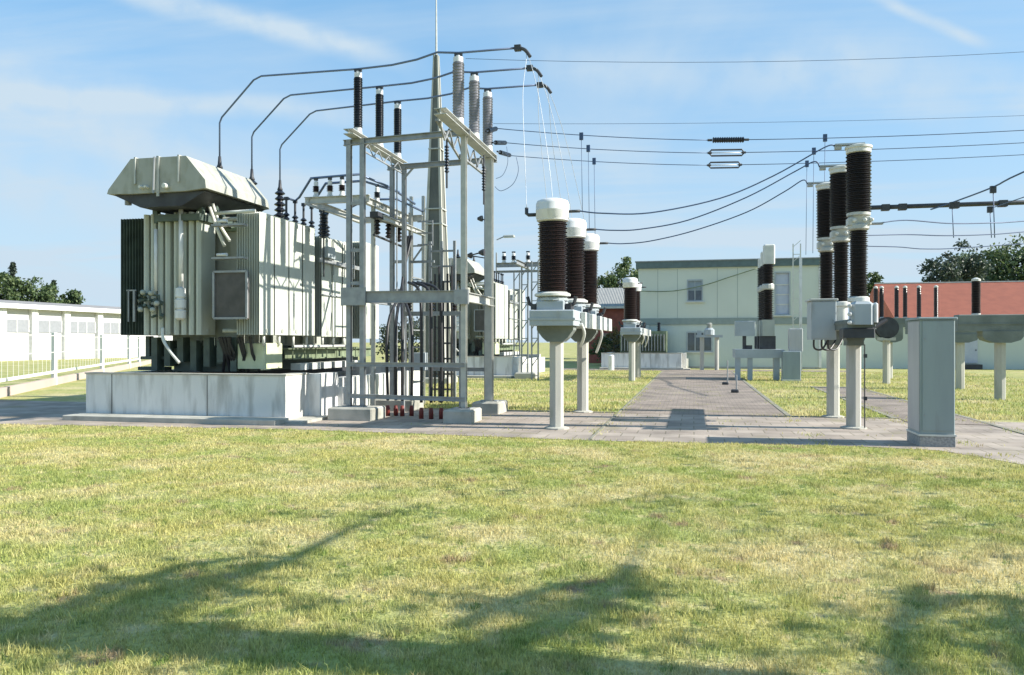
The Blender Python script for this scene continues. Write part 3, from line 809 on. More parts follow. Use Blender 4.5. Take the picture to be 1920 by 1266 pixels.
# ------------------------------------------------------------------ steel gantry between transformer and current transformers
G = thing('steel_gantry', 'tall galvanised steel gantry with long cross beams right of the nearest transformer', 'gantry', (-5.9, 17, 0))
legs = [(-7.18, 15.9), (-6.87, 15.9), (-7.18, 18.4), (-6.87, 18.4), (-4.63, 15.9), (-4.63, 18.0)]
for i, (x, y) in enumerate(legs):
    b = MB()
    if i < 4: b.ibeam((x, y, .28), (x, y, 5.95), .10, .10, .012)
    elif i == 4: b.ibeam((x, y, .28), (x, y, 6.0), .11, .11, .014)
    else: b.ibeam((x, y, .28), (x, y, 5.9), .17, .17, .02)
    b.box(x - .12, x + .12, y - .12, y + .12, .27, .29)
    b.build('leg', M['galv'] if i < 4 else M['galvl'], G)
def gbeam(a, b, w, h, name='cross_beam', m='galv'):
    return MB().ibeam(a, b, w, h, .014).build(name, M[m], G)
gbeam((-7.02, 15.5, 6.04), (-7.02, 18.75, 6.04), .22, .11, 'top_beam', 'galvl')
gbeam((-4.63, 14.3, 5.97), (-4.63, 18.3, 5.97), .24, .12, 'top_beam', 'galvl')
lt = MB()
for k in range(12):
    y0, y1 = 14.5 + k * .3, 14.8 + k * .3
    za, zb = (5.84, 5.55) if k % 2 == 0 else (5.55, 5.84)
    lt.beam((-4.70, y0, za), (-4.70, y1, zb), .03)
lt.beam((-4.74, 14.4, 5.84), (-4.74, 16.0, 5.45), .04); lt.beam((-4.74, 16.0, 5.53), (-4.74, 18.1, 5.53), .05)
for k in range(8):
    y0 = 15.95 + k * .3
    lt.beam((-6.9, y0, 5.94 if k % 2 else 5.74), (-6.9, y0 + .3, 5.74 if k % 2 else 5.94), .02)
lt.beam((-6.9, 15.9, 5.74), (-6.9, 18.4, 5.74), .03)
lt.build('bracing', M['galv'], G)
gbeam((-7.3, 15.9, 5.90), (-4.5, 15.9, 5.98), .10, .12)
gbeam((-7.3, 18.4, 5.90), (-4.5, 18.2, 5.92), .10, .12)
gbeam((-7.3, 15.82, 2.60), (-4.5, 15.82, 2.58), .10, .25)
MB().box(-7.30, -6.75, 15.74, 15.80, 2.42, 2.80).box(-4.80, -4.50, 15.74, 15.80, 2.42, 2.72).build('gusset_plate', M['galv'], G)
gbeam((-4.60, 15.9, 2.58), (-4.60, 18.2, 2.58), .10, .20, 'side_beam', 'galvl')
gbeam((-7.02, 15.9, 2.58), (-7.02, 18.4, 2.58), .10, .14, 'side_beam')
gbeam((-7.2, 15.85, 1.17), (-4.6, 15.85, 1.17), .06, .09)
gbeam((-7.2, 15.85, 0.50), (-4.6, 15.85, 0.46), .06, .09)
gbeam((-7.2, 18.35, 1.0), (-4.6, 18.1, 1.0), .06, .09)
ti = MB()
for z in (4.6, 3.6, 2.9):
    ti.beam((-7.18, 15.9, z), (-6.87, 15.9, z), .07)
    ti.beam((-7.18, 18.4, z), (-6.87, 18.4, z), .07)
ti.beam((-6.87, 18.35, 5.6), (-6.6, 18.35, 5.88), .04)
ti.build('tie_plate', M['galv'], G)
fl = MB()
for (x, y, z, d) in [(-4.55, 15.9, 3.42, .3), (-4.6, 18.0, 4.45, -.25), (-4.75, 18.0, 3.6, -.35)]:
    fl.tube([(x, y, z), (x + d, y - .05, z + .06)], .015, 6)
    fl.lathe(x + d, (y - .05, z + .06), [(.03, -.05), (.07, .03), (.07, .07)], 10, 'x')
fl.build('floodlight', M['dark'], G)
for (x, y, z0_, z1_) in [(-6.96, 15.98, .3, 5.9), (-7.02, 18.3, .3, 5.8), (-4.72, 17.94, .3, 5.7)]:
    MB().tube([(x, y, z0_), (x, y, z1_)], .018, 6).build('conduit', M['galv'], G)
for (x, y, lb) in [(-4.78, 15.2, 'dark rod insulator hanging under the right gantry beam near its front end'), (-4.55, 17.2, 'dark rod insulator hanging under the middle of the right gantry beam')]:
    o = thing('hanging_insulator', lb, 'insulator', (x, y, 5.6), 'rod insulators under the right gantry beam')
    MB().sheds(x, y, 5.0, 5.55, .025, .05, 9, 10).build('porcelain', M['black'], o, True, 50)
    MB().tube([(x, y, 5.55), (x, y, 5.8)], .02, 6).tube([(x, y, 4.7), (x, y, 5.0)], .02, 6).build('rod', M['dark'], o)
X2 = thing('cable_rack', 'narrow galvanised cable rack standing behind the gantry legs left of the mast', 'rack', (-6.7, 20.6, 0), 'cable racks')
rk = MB()
for x in (-7.05, -6.72, -6.35): rk.beam((x, 20.9, 0), (x, 20.9, 4.4), .07)
for k in range(10): rk.beam((-7.05, 20.9, .35 + k * .42), (-6.35, 20.9, .35 + k * .42), .05)
rk.build('rack_frame', M['galv'], X2)
rk = MB()
for k in range(6): rk.tube([(-7.0 + k * .12, 20.8, 0), (-7.0 + k * .12, 20.8, 3.3 + .2 * (k % 3))], .03, 6)
rk.build('clipped_cable', M['cable'], X2)
X3 = thing('earth_switch', 'crank operated earth switch mounted low between the gantry legs', 'switch', (-5.9, 17.6, 0))
MB().beam((-6.6, 17.6, 2.3), (-5.2, 17.6, 2.3), .08, .10).beam((-6.6, 17.6, 0), (-6.6, 17.6, 2.3), .07).beam((-5.2, 17.6, 0), (-5.2, 17.6, 2.3), .07).build('switch_frame', M['galv'], X3)
for x in (-6.45, -5.9, -5.35): MB().sheds(x, 17.6, 2.36, 2.66, .04, .07, 4, 10).build('switch_insulator_post', M['brownd'], X3)
MB().tube([(-6.5, 17.6, 2.70), (-5.3, 17.6, 2.70)], .02, 6).build('switch_blade', M['dark'], X3)
MB().bbox(-6.3, -6.0, 17.45, 17.62, 1.0, 1.4, .01).build('drive_box', M['boxgrey'], X3)
def footing(x0, x1, y0, y1, z1, label):
    o = thing('concrete_footing', label, 'footing', ((x0 + x1) / 2, (y0 + y1) / 2, 0), 'footings of the steel gantry')
    MB().bbox(x0, x1, y0, y1, -.05, z1, .03).build('footing_block', M['conc'], o)
    MB().box((x0 + x1) / 2 - .2, (x0 + x1) / 2 + .2, (y0 + y1) / 2 - .15, (y0 + y1) / 2 + .15, z1, z1 + .02).build('base_plate', M['galv'], o)
    return o
footing(-7.5, -6.5, 15.5, 16.3, .27, 'low square concrete footing under the left legs of the gantry')
footing(-4.95, -4.35, 15.45, 16.3, .27, 'concrete footing under the slim front right leg, beside the red cable ends')
footing(-4.95, -4.3, 17.6, 18.5, .27, 'concrete footing under the thick rear right leg of the gantry')
footing(-7.5, -6.5, 18.0, 18.8, .27, 'concrete footing under the rear left legs, behind the black cables')

# post insulators on the gantry
def post_ins(x, y, z0, zt, rc, rs, n, m, label, group, cap=.08):
    o = thing('post_insulator', label, 'insulator', (x, y, z0), group)
    MB().sheds(x, y, z0 + .12, zt - .14, rc, rs, n, 16).build('porcelain', M[m], o, True, 50)
    MB().lathe(x, y, [(rs * .9, z0), (rs * .9, z0 + .03), (rc * 1.05, z0 + .06), (rc * 1.05, z0 + .12)], 14).build('base_flange', M['white'], o, True, 40)
    c = MB().lathe(x, y, [(rc * 1.05, zt - .14), (rc * 1.05, zt - .04), (rc * .5, zt - .02), (rc * .5, zt)], 14).build('cap', M['white'], o, True, 40)
    MB().box(x - cap, x + cap, y - .03, y + .03, zt - .01, zt + .05).build('clamp', M['dark'], c)
    return o
AI = []
for i, y in enumerate([16.0, 17.2, 18.35]):
    AI.append((-7.02, y, 7.45))
    post_ins(-7.02, y, 6.11, 7.45, .078, .098, 40, 'black',
             ['front dark insulator standing on the left end of the steel gantry', 'middle dark insulator on the left end of the steel gantry', 'rear and lowest looking dark insulator on the left gantry beam'][i], 'dark insulators on the left gantry beam')
BI = []
for i, y in enumerate([15.5, 16.7, 17.85]):
    BI.append((-4.63, y, 7.42))
    post_ins(-4.63, y, 6.04, 7.42, .10, .122, 38, 'greyins',
             ['front grey brown insulator on the right gantry beam, left of the other two', 'middle grey brown insulator on the right gantry beam', 'rear grey brown insulator on the right gantry beam, above the thick leg'][i], 'grey insulators on the right gantry beam')
# high busbars
ends = []
names = ['uppermost', 'middle', 'lowest']
for i in range(3):
    a = Vector(hvt[i]); ai = Vector(AI[i]) + Vector((0, 0, .05)); bi = Vector(BI[i]) + Vector((0, 0, .06))
    bend1 = Vector((a.x, a.y, 7.22 + .02 * i))
    hx = campt([480, 532, 578][i], 142, 17.6)
    # bend position lies on the line from the gantry insulator towards the bushing
    d = (Vector((a.x, a.y, 0)) - Vector((ai.x, ai.y, 0)))
    # the raised run climbs gently away from the gantry before it bends down
    bend2 = ai + d * [.70, .695, .69][i]; bend2.z = [8.02, 7.98, 7.96][i]
    endp_ = bi + Vector((1.2, .05, .02))
    mid1 = Vector((-5.6, bi.y + .25, 7.42)); 
    pts = [a, bend1 - Vector((0, 0, .08)), bend1 + (bend2 - bend1) * .06, bend2 - (bend2 - bend1) * .08, bend2 + (ai - bend2) * .05, ai,
           ai.lerp(bi, .35) + Vector((0, 0, -.03)), ai.lerp(bi, .6) + Vector((0, 0, .0)), ai.lerp(bi, .8) + Vector((0, 0, .08)), bi, endp_]
    o = MB().tube(pts, .022, 8).build('busbar', M['alu'], None, True)
    tag(o, f'{names[i]} aluminium busbar tube bent down to a transformer bushing and carried on the gantry', 'busbar', 'high busbars over the gantry')
    ends.append(endp_)
    MB().box(endp_.x - .05, endp_.x + .08, endp_.y - .05, endp_.y + .05, endp_.z - .06, endp_.z + .05).build('end_clamp', M['dark'], o)

# ------------------------------------------------------------------ low platform by the transformer
P = thing('cable_platform', 'lower galvanised platform frame between the transformer and the steel gantry', 'platform', (-7.9, 18.6, 0))
zP = 4.92
for (x, y) in [(-7.34, 17.6), (-7.34, 20.2), (-7.0, 20.2), (-7.0, 19.2)]:
    MB().ibeam((x, y, 0.0), (x, y, zP + .6 if y > 20 else zP), .08, .08, .01).build('leg', M['galvl'], P)
pb = MB()
pb.ibeam((-8.8, 17.05, zP), (-7.2, 17.05, zP), .12, .16); pb.ibeam((-8.8, 20.1, zP), (-7.0, 20.1, zP), .12, .16)
pb.ibeam((-7.34, 17.0, zP - .02), (-7.34, 20.2, zP - .02), .12, .16); pb.ibeam((-8.7, 17.0, zP - .02), (-8.7, 20.2, zP - .02), .12, .16)
pb.ibeam((-7.0, 17.4, zP - .4), (-7.0, 20.2, zP - .4), .10, .12)
pb.build('platform_beam', M['galvl'], P)
bc = MB()
for k in range(9):
    z = .6 + k * .45
    bc.beam((-7.34, 20.2, z), (-7.0, 20.2, z + (.45 if k % 2 else 0)), .04)
    bc.beam((-7.0, 19.2, z), (-7.0, 20.2, z + .0), .03) if k % 3 == 0 else None
bc.beam((-8.7, 17.0, zP - .1), (-7.34, 17.0, zP - .5), .05)
bc.build('bracing', M['galv'], P)
br_ = MB()
for z in (4.75, 4.45, 4.15): br_.beam((-6.95, 19.6, z), (-6.55, 19.6, z), .04)
br_.beam((-6.55, 19.6, 4.12), (-6.55, 19.6, 4.78), .03)
br_.beam((-6.95, 19.0, 3.65), (-6.3, 19.0, 3.65), .06)
br_.build('cable_bracket', M['galv'], P)
D = thing('disconnector', 'dark disconnector switch hanging under the lower platform', 'switch', (-7.2, 18.2, 4.3))
MB().box(-7.3, -7.1, 17.3, 19.4, 4.52, 4.66).build('switch_frame', M['dark'], D)
dd = MB()
for y in (17.5, 18.2, 18.9): dd.sheds(-7.2, y, 4.15, 4.5, .04, .08, 4, 10)
dd.build('switch_insulator', M['brownd'], D)
MB().tube([(-7.2, 17.3, 4.12), (-7.2, 19.5, 4.05)], .03, 8).build('switch_blade', M['dark'], D)
for i, (x, y, m) in enumerate([(-8.55, 17.1, 'brown'), (-8.2, 17.1, 'brown'), (-7.9, 17.1, 'brown'), (-7.45, 18.1, 'black'), (-7.3, 18.7, 'black')]):
    post_ins(x, y, zP + .08, zP + .48, .05, .08, 5, m,
             ['leftmost small brown insulator on the lower platform', 'second small brown insulator on the lower platform', 'third small brown insulator on the lower platform',
              'small dark insulator behind the slim gantry leg on the lower platform', 'rear small dark insulator on the lower platform'][i], 'small insulators on the lower platform', .04)
o = thing('hanging_insulator', 'long dark ribbed insulator hanging from the left end of the lower platform', 'insulator', (-8.6, 17.6, 4.8))
MB().sheds(-8.6, 17.6, 4.12, 4.72, .05, .11, 7, 14).build('porcelain', M['black'], o, True, 50)
MB().lathe(-8.6, 17.6, [(.03, 4.72), (.03, 4.84)], 8).lathe(-8.6, 17.6, [(.02, 3.2), (.02, 4.12)], 8).build('rod', M['dark'], o)
for i, (p, lab) in enumerate([([lvt[0], lvt[1], (-9.6, 18.3, 5.26), (-8.7, 17.15, 5.46), (-7.5, 17.15, 5.5), (-7.3, 18.6, 5.46), (-7.1, 19.8, 5.25)], 'upper low voltage busbar stepping up from the small bushings to the lower platform'),
                              ([lvt[2], lvt[3], (-9.4, 18.7, 5.22), (-8.5, 17.5, 5.40), (-7.6, 17.6, 5.44), (-7.2, 18.9, 5.40)], 'second low voltage busbar just below the upper one over the lower platform'),
                              ([lvt[4], lvt[5], (-9.3, 20.2, 5.2), (-8.2, 19.2, 5.3), (-7.4, 19.3, 5.3), (-7.0, 20.2, 5.1)], 'rear low voltage busbar running from the last small bushings')]):
    tag(MB().tube(p, .03, 8).build('low_busbar', M['alu'], None, True), lab, 'busbar', 'low voltage busbars')
# power cables with red terminations
cabs = [(-6.62, 16.7), (-6.45, 16.75), (-6.28, 16.7), (-6.1, 16.8), (-5.68, 16.25), (-5.46, 16.25), (-5.25, 16.3)]
cn = ['leftmost black cable of the left bunch', 'second black cable of the left bunch', 'third black cable of the left bunch', 'rightmost black cable of the left bunch',
      'left black cable of the right bunch of three', 'middle black cable of the right bunch of three', 'right black cable of the right bunch of three']
for i, (x, y) in enumerate(cabs):
    top = [(-7.1 + .07 * i, 19.0, 4.3), (-6.85, 18.2 , 3.0)] if i < 4 else [(-6.5 + .1 * i, 16.6, 2.95), (x - .1, 16.4, 2.75)]
    pth = smooth_path(top + [(x, y, 2.0), (x, y, .35)])
    o = MB().tube(pth, .034, 8).build('power_cable', M['cable'], None, True)
    tag(o, cn[i] + ' with a red foot', 'cable', 'black power cables inside the gantry')
    MB().lathe(x, y, [(.05, .0), (.05, .16), (.038, .24)], 10).build('red_sleeve', M['red'], o, True)

# ------------------------------------------------------------------ tall mast with lightning rod
Mx = thing('lightning_mast', 'tall tapering mast with a lightning rod behind the steel gantry', 'mast', (campt(818, 641, 32).x, campt(818, 641, 32).y, 0))
mx, my = Mx.location.x, Mx.location.y
def taper(z): return .56 + (.10 - .56) * z / 13.1
ms_ = MB()
for sx in (-1, 1):
    for sy in (-1, 1):
        a0, a1 = taper(0), taper(13.1)
        q = [(mx + sx * a0, my + sy * a0, 0), (mx + sx * a1, my + sy * a1, 13.1)]
        wa = .16; wb = .05
        s = []
        for (px_, py_, pz_), ww in zip(q, (wa, wb)):
            s += [(px_, py_, pz_), (px_ - sx * ww, py_, pz_), (px_ - sx * ww, py_ - sy * ww, pz_), (px_, py_ - sy * ww, pz_)]
        ms_.add(s, [(0, 1, 2, 3), (7, 6, 5, 4), (0, 4, 5, 1), (1, 5, 6, 2), (2, 6, 7, 3), (3, 7, 4, 0)])
ms_.build('mast_flange', M['concpost'], Mx)
c0, c1_ = taper(0) - .07, taper(13.1) - .02
MB().add([(mx - c0, my - c0, 0), (mx + c0, my - c0, 0), (mx + c0, my + c0, 0), (mx - c0, my + c0, 0), (mx - c1_, my - c1_, 13.1), (mx + c1_, my - c1_, 13.1), (mx + c1_, my + c1_, 13.1), (mx - c1_, my + c1_, 13.1)],
         [(3, 2, 1, 0), (4, 5, 6, 7), (0, 1, 5, 4), (1, 2, 6, 5), (2, 3, 7, 6), (3, 0, 4, 7)]).build('mast_shaft', M['shaft'], Mx)
cl2 = MB()
for z in (6.9, 9.3, 6.3):
    a = taper(z) + .02
    cl2.box(mx - a, mx + a, my - a, my + a, z, z + .05)
cl2.build('clamp_band', M['galvl'], Mx)
MB().tube([(mx, my, 13.1), (mx, my, 16.6)], .045, 8, .015).build('lightning_rod', M['galvl'], Mx)
MB().bbox(mx - .7, mx + .7, my - .7, my + .7, -.05, .25, .04).build('mast_foundation', M['conc'], Mx)

# ------------------------------------------------------------------ current transformers on a mushroom-headed trestle
def trestle(x, y0, y1, cols, wid, z0, z1, label, group, m='concbeam'):
    o = thing('support_trestle', label, 'support', (x, (y0 + y1) / 2, 0), group)
    MB().bbox(x - wid / 2, x + wid / 2, y0, y1, z0, z1, .02).box(x - wid / 2 - .015, x + wid / 2 + .015, y0 - .015, y1 + .015, z0 + .10, z0 + .14).build('beam', M['boxgrey'] if m == 'box' else M[m], o)
    for (cx_, cy_) in cols:
        c = MB()
        n = 8; pr = [(.135, 0), (.135, z0 - .26)]
        c.lathe(cx_, cy_, pr, 8)
        c.build('column', M['concpost'], o)
        cpm = MB()
        w0, w1 = .15, wid / 2 * .82
        cpm.prism_y([(cx_ - w0, z0 - .30), (cx_ + w0, z0 - .30), (cx_ + w1 * .7, z0 - .22), (cx_ + w1, z0 - .08), (cx_ + w1, z0), (cx_ - w1, z0), (cx_ - w1, z0 - .08), (cx_ - w1 * .7, z0 - .22)], cy_ - .2, cy_ + .2)
        cpm.build('mushroom_head', M['concbeam'], o)
    return o
TR = trestle(-2.55, 14.5, 20.6, [(-2.53, 14.95), (-2.53, 18.6)], .84, 1.95, 2.24,
             'concrete trestle on two pale posts carrying the three near current transformers', 'equipment trestles', 'box')
def ct(x, y, label, group):
    o = thing('current_transformer', label, 'instrument transformer', (x, y, 2.24), group)
    MB().bbox(x - .26, x + .26, y - .26, y + .26, 2.24, 2.42, .02).lathe(x, y, [(.3, 2.42), (.3, 2.46), (.24, 2.5)], 16).build('base_tank', M['boxgrey'], o)
    MB().lathe(x, y, [(.31, 2.50), (.34, 2.51), (.34, 2.55), (.24, 2.60)], 24).build('lower_ring', M['offwhite'], o, True, 40)
    MB().sheds(x, y, 2.58, 3.92, .235, .28, 36, 28).build('porcelain', M['brown'], o, True, 50)
    h = MB().lathe(x, y, [(.26, 3.90), (.30, 3.93), (.30, 3.96), (.315, 3.98), (.315, 4.11), (.318, 4.115), (.318, 4.125), (.315, 4.13), (.315, 4.24), (.29, 4.30), (.2, 4.335), (.05, 4.345)], 30).build('head', M['white'], o, True, 50)
    MB().tube([(x - .30, y, 4.06), (x - .46, y, 4.06), (x - .50, y, 4.09), (x - .50, y, 4.20)], .035, 8).tube([(x + .30, y, 4.10), (x + .52, y, 4.10)], .028, 8).build('terminal', M['dark'], h, True)
    d = MB()
    for sx in (-1, 1):
        d.tube([(x + sx * .28, y - .1, 2.3), (x + sx * .42, y - .1, 2.36), (x + sx * .46, y - .1, 2.5)], .035, 7)
        d.box(x + sx * .33 - .05, x + sx * .33 + .05, y - .2, y + .2, 2.26, 2.36)
    d.build('secondary_box', M['dark'], o)
    return o
CTS = []
for i, y in enumerate([14.9, 17.4, 19.9]):
    CTS.append(ct(-2.6, y, ['nearest brown current transformer with a white cap, beside the paved path', 'second brown current transformer with a white cap, partly behind the nearest',
                            'third and smallest looking brown current transformer of the near row'][i], 'current transformers of the near row'))
bx = MB()
for k in range(5): bx.bbox(-2.12, -2.02, 15.3 + k * 1.1, 15.9 + k * 1.1, 1.92, 2.22, .01)
bx.build('terminal_box', M['offwhite'], TR)
MB().tube(smooth_path([(-2.1, 15.2, 2.0), (-2.05, 15.3, 1.8), (-2.15, 15.5, 1.55)]), .03, 7).tube(smooth_path([(-2.1, 18.2, 2.0), (-2.05, 18.3, 1.8), (-2.2, 18.5, 1.4)]), .03, 7).build('conduit', M['offwhite'], TR, True)
DV = 18.9
copy_tree(TR, (0, DV, 0), 'far concrete trestle in front of the pale green building under two current transformers')
for i, c in enumerate(CTS[:2]):
    copy_tree(c, (0, DV, 0), ['front brown current transformer with white cap of the far pair', 'rear brown current transformer with white cap of the far pair'][i], 'current transformers of the far row')

# ------------------------------------------------------------------ circuit breakers on the right
BR = trestle(2.98, 15.6, 20.2, [(2.96, 16.25), (2.96, 18.55)], .5, 1.88, 2.06, 'trestle on two pale octagonal posts under the three tall circuit breaker poles', 'equipment trestles')
def breaker(x, y, label, group):
    o = thing('circuit_breaker', label, 'circuit breaker', (x, y, 2.06), group)
    MB().lathe(x, y, [(.13, 2.06), (.13, 2.38), (.19, 2.40), (.19, 2.47), (.15, 2.50)], 18).build('base_housing', M['offwhite'], o, True, 40)
    MB().sheds(x, y, 2.48, 3.72, .125, .165, 34, 20).build('lower_porcelain', M['brownd'], o, True, 50)
    j = MB().lathe(x, y, [(.15, 3.72), (.19, 3.75), (.19, 3.82), (.14, 3.86), (.16, 3.98), (.21, 4.0), (.21, 4.05), (.17, 4.07)], 18).bbox(x - .2, x + .2, y - .14, y + .14, 3.82, 3.97, .02)
    j = j.build('joint_casting', M['galvl'], o, True, 40)
    k = MB()
    for sx in (-.10, .08, .2): k.lathe(y - .165, (x + sx, 3.90), [(.02, -.02), (.035, -.01), (.035, .06)], 8, 'y')
    k.build('inspection_cover', M['offwhite'], j)
    MB().box(x + .18, x + .42, y - .06, y + .06, 3.83, 3.86).build('terminal_plate', M['galv'], j)
    MB().sheds(x, y, 4.06, 5.16, .18, .225, 32, 24).build('upper_porcelain', M['brownd'], o, True, 50)
    h = MB().lathe(x, y, [(.18, 5.15), (.22, 5.17), (.22, 5.24), (.24, 5.25), (.24, 5.29), (.1, 5.33)], 22).build('head_flange', M['offwhite'], o, True, 40)
    MB().box(x - .42, x + .1, y - .07, y + .07, 5.325, 5.355).tube([(x - .42, y, 5.30), (x - .30, y, 5.30)], .05, 8).build('top_terminal', M['boxgrey'], h)
    return o
BKS = []
for i, y in enumerate([16.0, 17.85, 19.7]):
    BKS.append(breaker(3.0, y, ['tallest looking dark circuit breaker pole at the right, nearest the camera', 'middle dark circuit breaker pole of the three at the right', 'farthest dark circuit breaker pole of the three at the right'][i], 'circuit breaker poles on the right'))
cA = thing('breaker_cabinet', 'grey steel control cabinet hung on the left of the breaker trestle', 'cabinet', (2.6, 17.3, 1.7))
MB().bbox(2.29, 2.76, 16.9, 17.55, 1.69, 2.47, .015).build('cabinet_body', M['boxgrey'], cA)
MB().bbox(2.26, 2.79, 16.87, 17.58, 2.47, 2.51, .01).build('cabinet_roof', M['galvl'], cA)
MB().box(2.30, 2.745, 16.885, 16.895, 1.72, 2.44).box(2.70, 2.72, 16.86, 16.885, 2.0, 2.1).build('cabinet_door', M['boxgrey'], cA)
gl = MB()
for x in (2.35, 2.5, 2.62): gl.tube(smooth_path([(x, 17.0, 1.7), (x + .02, 17.05, 1.52), (x + .2, 17.3, 1.5), (x + .35, 17.5, 1.7)]), .02, 7)
gl.build('cable_gland', M['cable'], cA)
cB = thing('breaker_drive', 'pale rounded drive box with white fittings below the nearest breaker pole', 'drive box', (3.0, 15.7, 1.95))
MB().bbox(2.79, 3.16, 15.45, 15.80, 1.96, 2.38, .05).build('drive_body', M['boxgrey'], cB)
MB().bbox(3.165, 3.24, 15.48, 15.78, 2.0, 2.36, .03).build('drive_cover', M['white'], cB)
dl = MB()
for z in (2.0, 2.15, 2.3): dl.lathe(15.42, (2.75, z), [(.02, 0), (.035, .01), (.035, .1)], 8, 'y')
dl.build('drive_valve', M['white'], cB, True, 40)
MB().bbox(2.66, 3.2, 15.55, 16.0, 1.72, 1.90, .02).tube([(3.1, 15.6, 1.85), (3.42, 15.7, 2.05)], .035, 8).build('drive_bracket', M['dark'], cB)
for (bx2, by2, tt) in [(-2.53, 14.95, TR), (-2.53, 18.6, TR), (2.96, 16.25, BR), (2.96, 18.55, BR)]:
    MB().lathe(bx2, by2, [(.24, 0), (.24, .03), (.17, .05)], 12).build('footing_collar', M['conc'], tt)
co = MB().tube([(3.13, 16.12, .0), (3.13, 16.12, 1.6)], .012, 6).box(3.11, 3.17, 16.09, 16.13, .55, .62).box(3.11, 3.17, 16.09, 16.13, 1.35, 1.42)
co.build('earthing_strip', M['dark'], BR)

# ------------------------------------------------------------------ tall switch cabinet in the foreground at right
K = thing('switch_cabinet', 'tall blue grey steel cabinet on a speckled plinth at the lawn edge', 'cabinet', (3.7, 14.0, 0))
MB().bbox(3.47, 3.97, 13.68, 14.44, .20, 2.0, .012).build('cabinet_body', M['cabfront'], K)
MB().box(3.463, 3.4705, 13.72, 14.40, .24, 1.97).build('side_panel', M['cabside'], K)
MB().bbox(3.44, 4.0, 13.65, 14.47, 2.0, 2.035, .01).build('cabinet_roof', M['cabfront'], K)
dr = MB().box(3.50, 3.945, 13.666, 13.68, .26, 1.97).build('cabinet_door', M['cabfront'], K)
MB().lathe(13.655, (3.53, 1.7), [(.012, 0), (.012, .012)], 8, 'y').lathe(13.655, (3.53, .5), [(.012, 0), (.012, .012)], 8, 'y').build('hinge', M['galv'], dr)
MB().bbox(3.46, 3.98, 13.67, 14.45, 0, .17, .01).build('plinth', M['plinth'], K)
MB().box(3.45, 3.985, 13.66, 14.455, .17, .20).build('plinth_strip', M['offwhite'], K)

# ------------------------------------------------------------------ beams with insulators on the right, three rows deep
def row(v, px0, px1, cols, ins, z0, z1, label, zt, labs, r=.10, m='brown'):
    a = atv(px0, 600, v); b = atv(px1, 600, v)
    o = thing('support_trestle', label, 'support', ((a.x + b.x) / 2, v, 0), 'concrete beams of the right yard')
    MB().bbox(a.x, b.x, v - .22, v + .22, z0, z1, .02).box(a.x - .01, b.x + .01, v - .24, v + .24, z0 + (z1 - z0) * .4, z0 + (z1 - z0) * .46).build('beam', M['concbeam'], o)
    for px in cols:
        c = atv(px, 600, v)
        MB().lathe(c.x, v, [(.15, 0), (.15, 1.62)], 8).build('column', M['concpost'], o)
        q = c.x
        MB().prism_y([(q - .2, 1.62), (q + .2, 1.62), (q + .45, 1.70), (q + .52, 1.80), (q + .52, z0), (q - .52, z0), (q - .52, 1.80), (q - .45, 1.70)], v - .25, v + .25).build('mushroom_head', M['concbeam'], o)
    for px, lb in zip(ins, labs):
        c = atv(px, 560, v)
        t = thing('post_insulator', lb, 'insulator', (c.x, v, z1), 'brown insulators on the right yard beams')
        MB().sheds(c.x, v, z1 + .04, zt, r * .78, r, 26, 12).build('porcelain', M[m], t, True, 50)
        MB().lathe(c.x, v, [(r * .9, z1), (r * .9, z1 + .04)], 12).lathe(c.x, v, [(r * .9, zt), (r * .9, zt + .06), (.03, zt + .1)], 12).build('flange', M['offwhite'], t)
    return o
row(25.2, 1792, 2040, [1875], [1830], 1.95, 2.42, 'near dark concrete beam on a mushroom headed post right of the tall cabinet', 3.38, ['dark brown insulator standing alone on the near right beam'], .13, 'brownd')
row(30.6, 1700, 1900, [1800], [], 1.92, 2.40, 'second dark concrete beam behind the tall cabinet, its post just right of it', 3.4, [])
row(38.7, 1628, 1800, [1667], [1642, 1653, 1681, 1697, 1723, 1755], 2.30, 2.72, 'farthest concrete beam before the red roof with a row of brown insulators', 4.05,
    ['first brown insulator from the left on the farthest beam', 'second brown insulator from the left on the farthest beam', 'third brown insulator from the left on the farthest beam',
     'fourth brown insulator from the left on the farthest beam', 'fifth brown insulator from the left on the farthest beam', 'rightmost brown insulator on the farthest beam, above the tall cabinet'])
drm = thing('cable_drum', 'dark round drum on the beam left of the tall cabinet', 'drum', (0, 0, 0))
c = atv(1662, 610, 34)
drm.location = (c.x, 34, 1.8)
MB().lathe(33.8, (c.x, 2.2), [(.42, 0), (.42, .05), (.3, .06), (.3, .35), (.42, .36), (.42, .4)], 24, 'y').build('drum_shell', M['dark'], drm)
MB().box(c.x - .3, c.x + .3, 33.8, 34.2, 1.7, 1.82).lathe(c.x, 34, [(.14, 0), (.14, 1.7)], 8).build('drum_stand', M['concpost'], drm)

# ------------------------------------------------------------------ pale green building
def wall_open(mb, x0, x1, y0, y1, z0, z1, ops):
    xs = sorted({x0, x1, *[o[0] for o in ops], *[o[1] for o in ops]}); zs = sorted({z0, z1, *[o[2] for o in ops], *[o[3] for o in ops]})
    for i in range(len(xs) - 1):
        for k in range(len(zs) - 1):
            xm, zm = (xs[i] + xs[i + 1]) / 2, (zs[k] + zs[k + 1]) / 2
            if any(o[0] < xm < o[1] and o[2] < zm < o[3] for o in ops): continue
            mb.box(xs[i], xs[i + 1], y0, y1, zs[k], zs[k + 1])
H = thing('office_building', 'two storey pale green building with flat dark roof edge beyond the path', 'building', (2, 54, 0))
V0 = 51.0
def bx_(px): return atv(px, 600, V0).x
wx0, wx1 = bx_(1197), bx_(1539)
w1 = (bx_(1288), bx_(1318), 4.15, 5.52); w2 = (bx_(1287), bx_(1336), 1.02, 2.28)
w3 = (bx_(1452), bx_(1482), 3.25, 5.9)
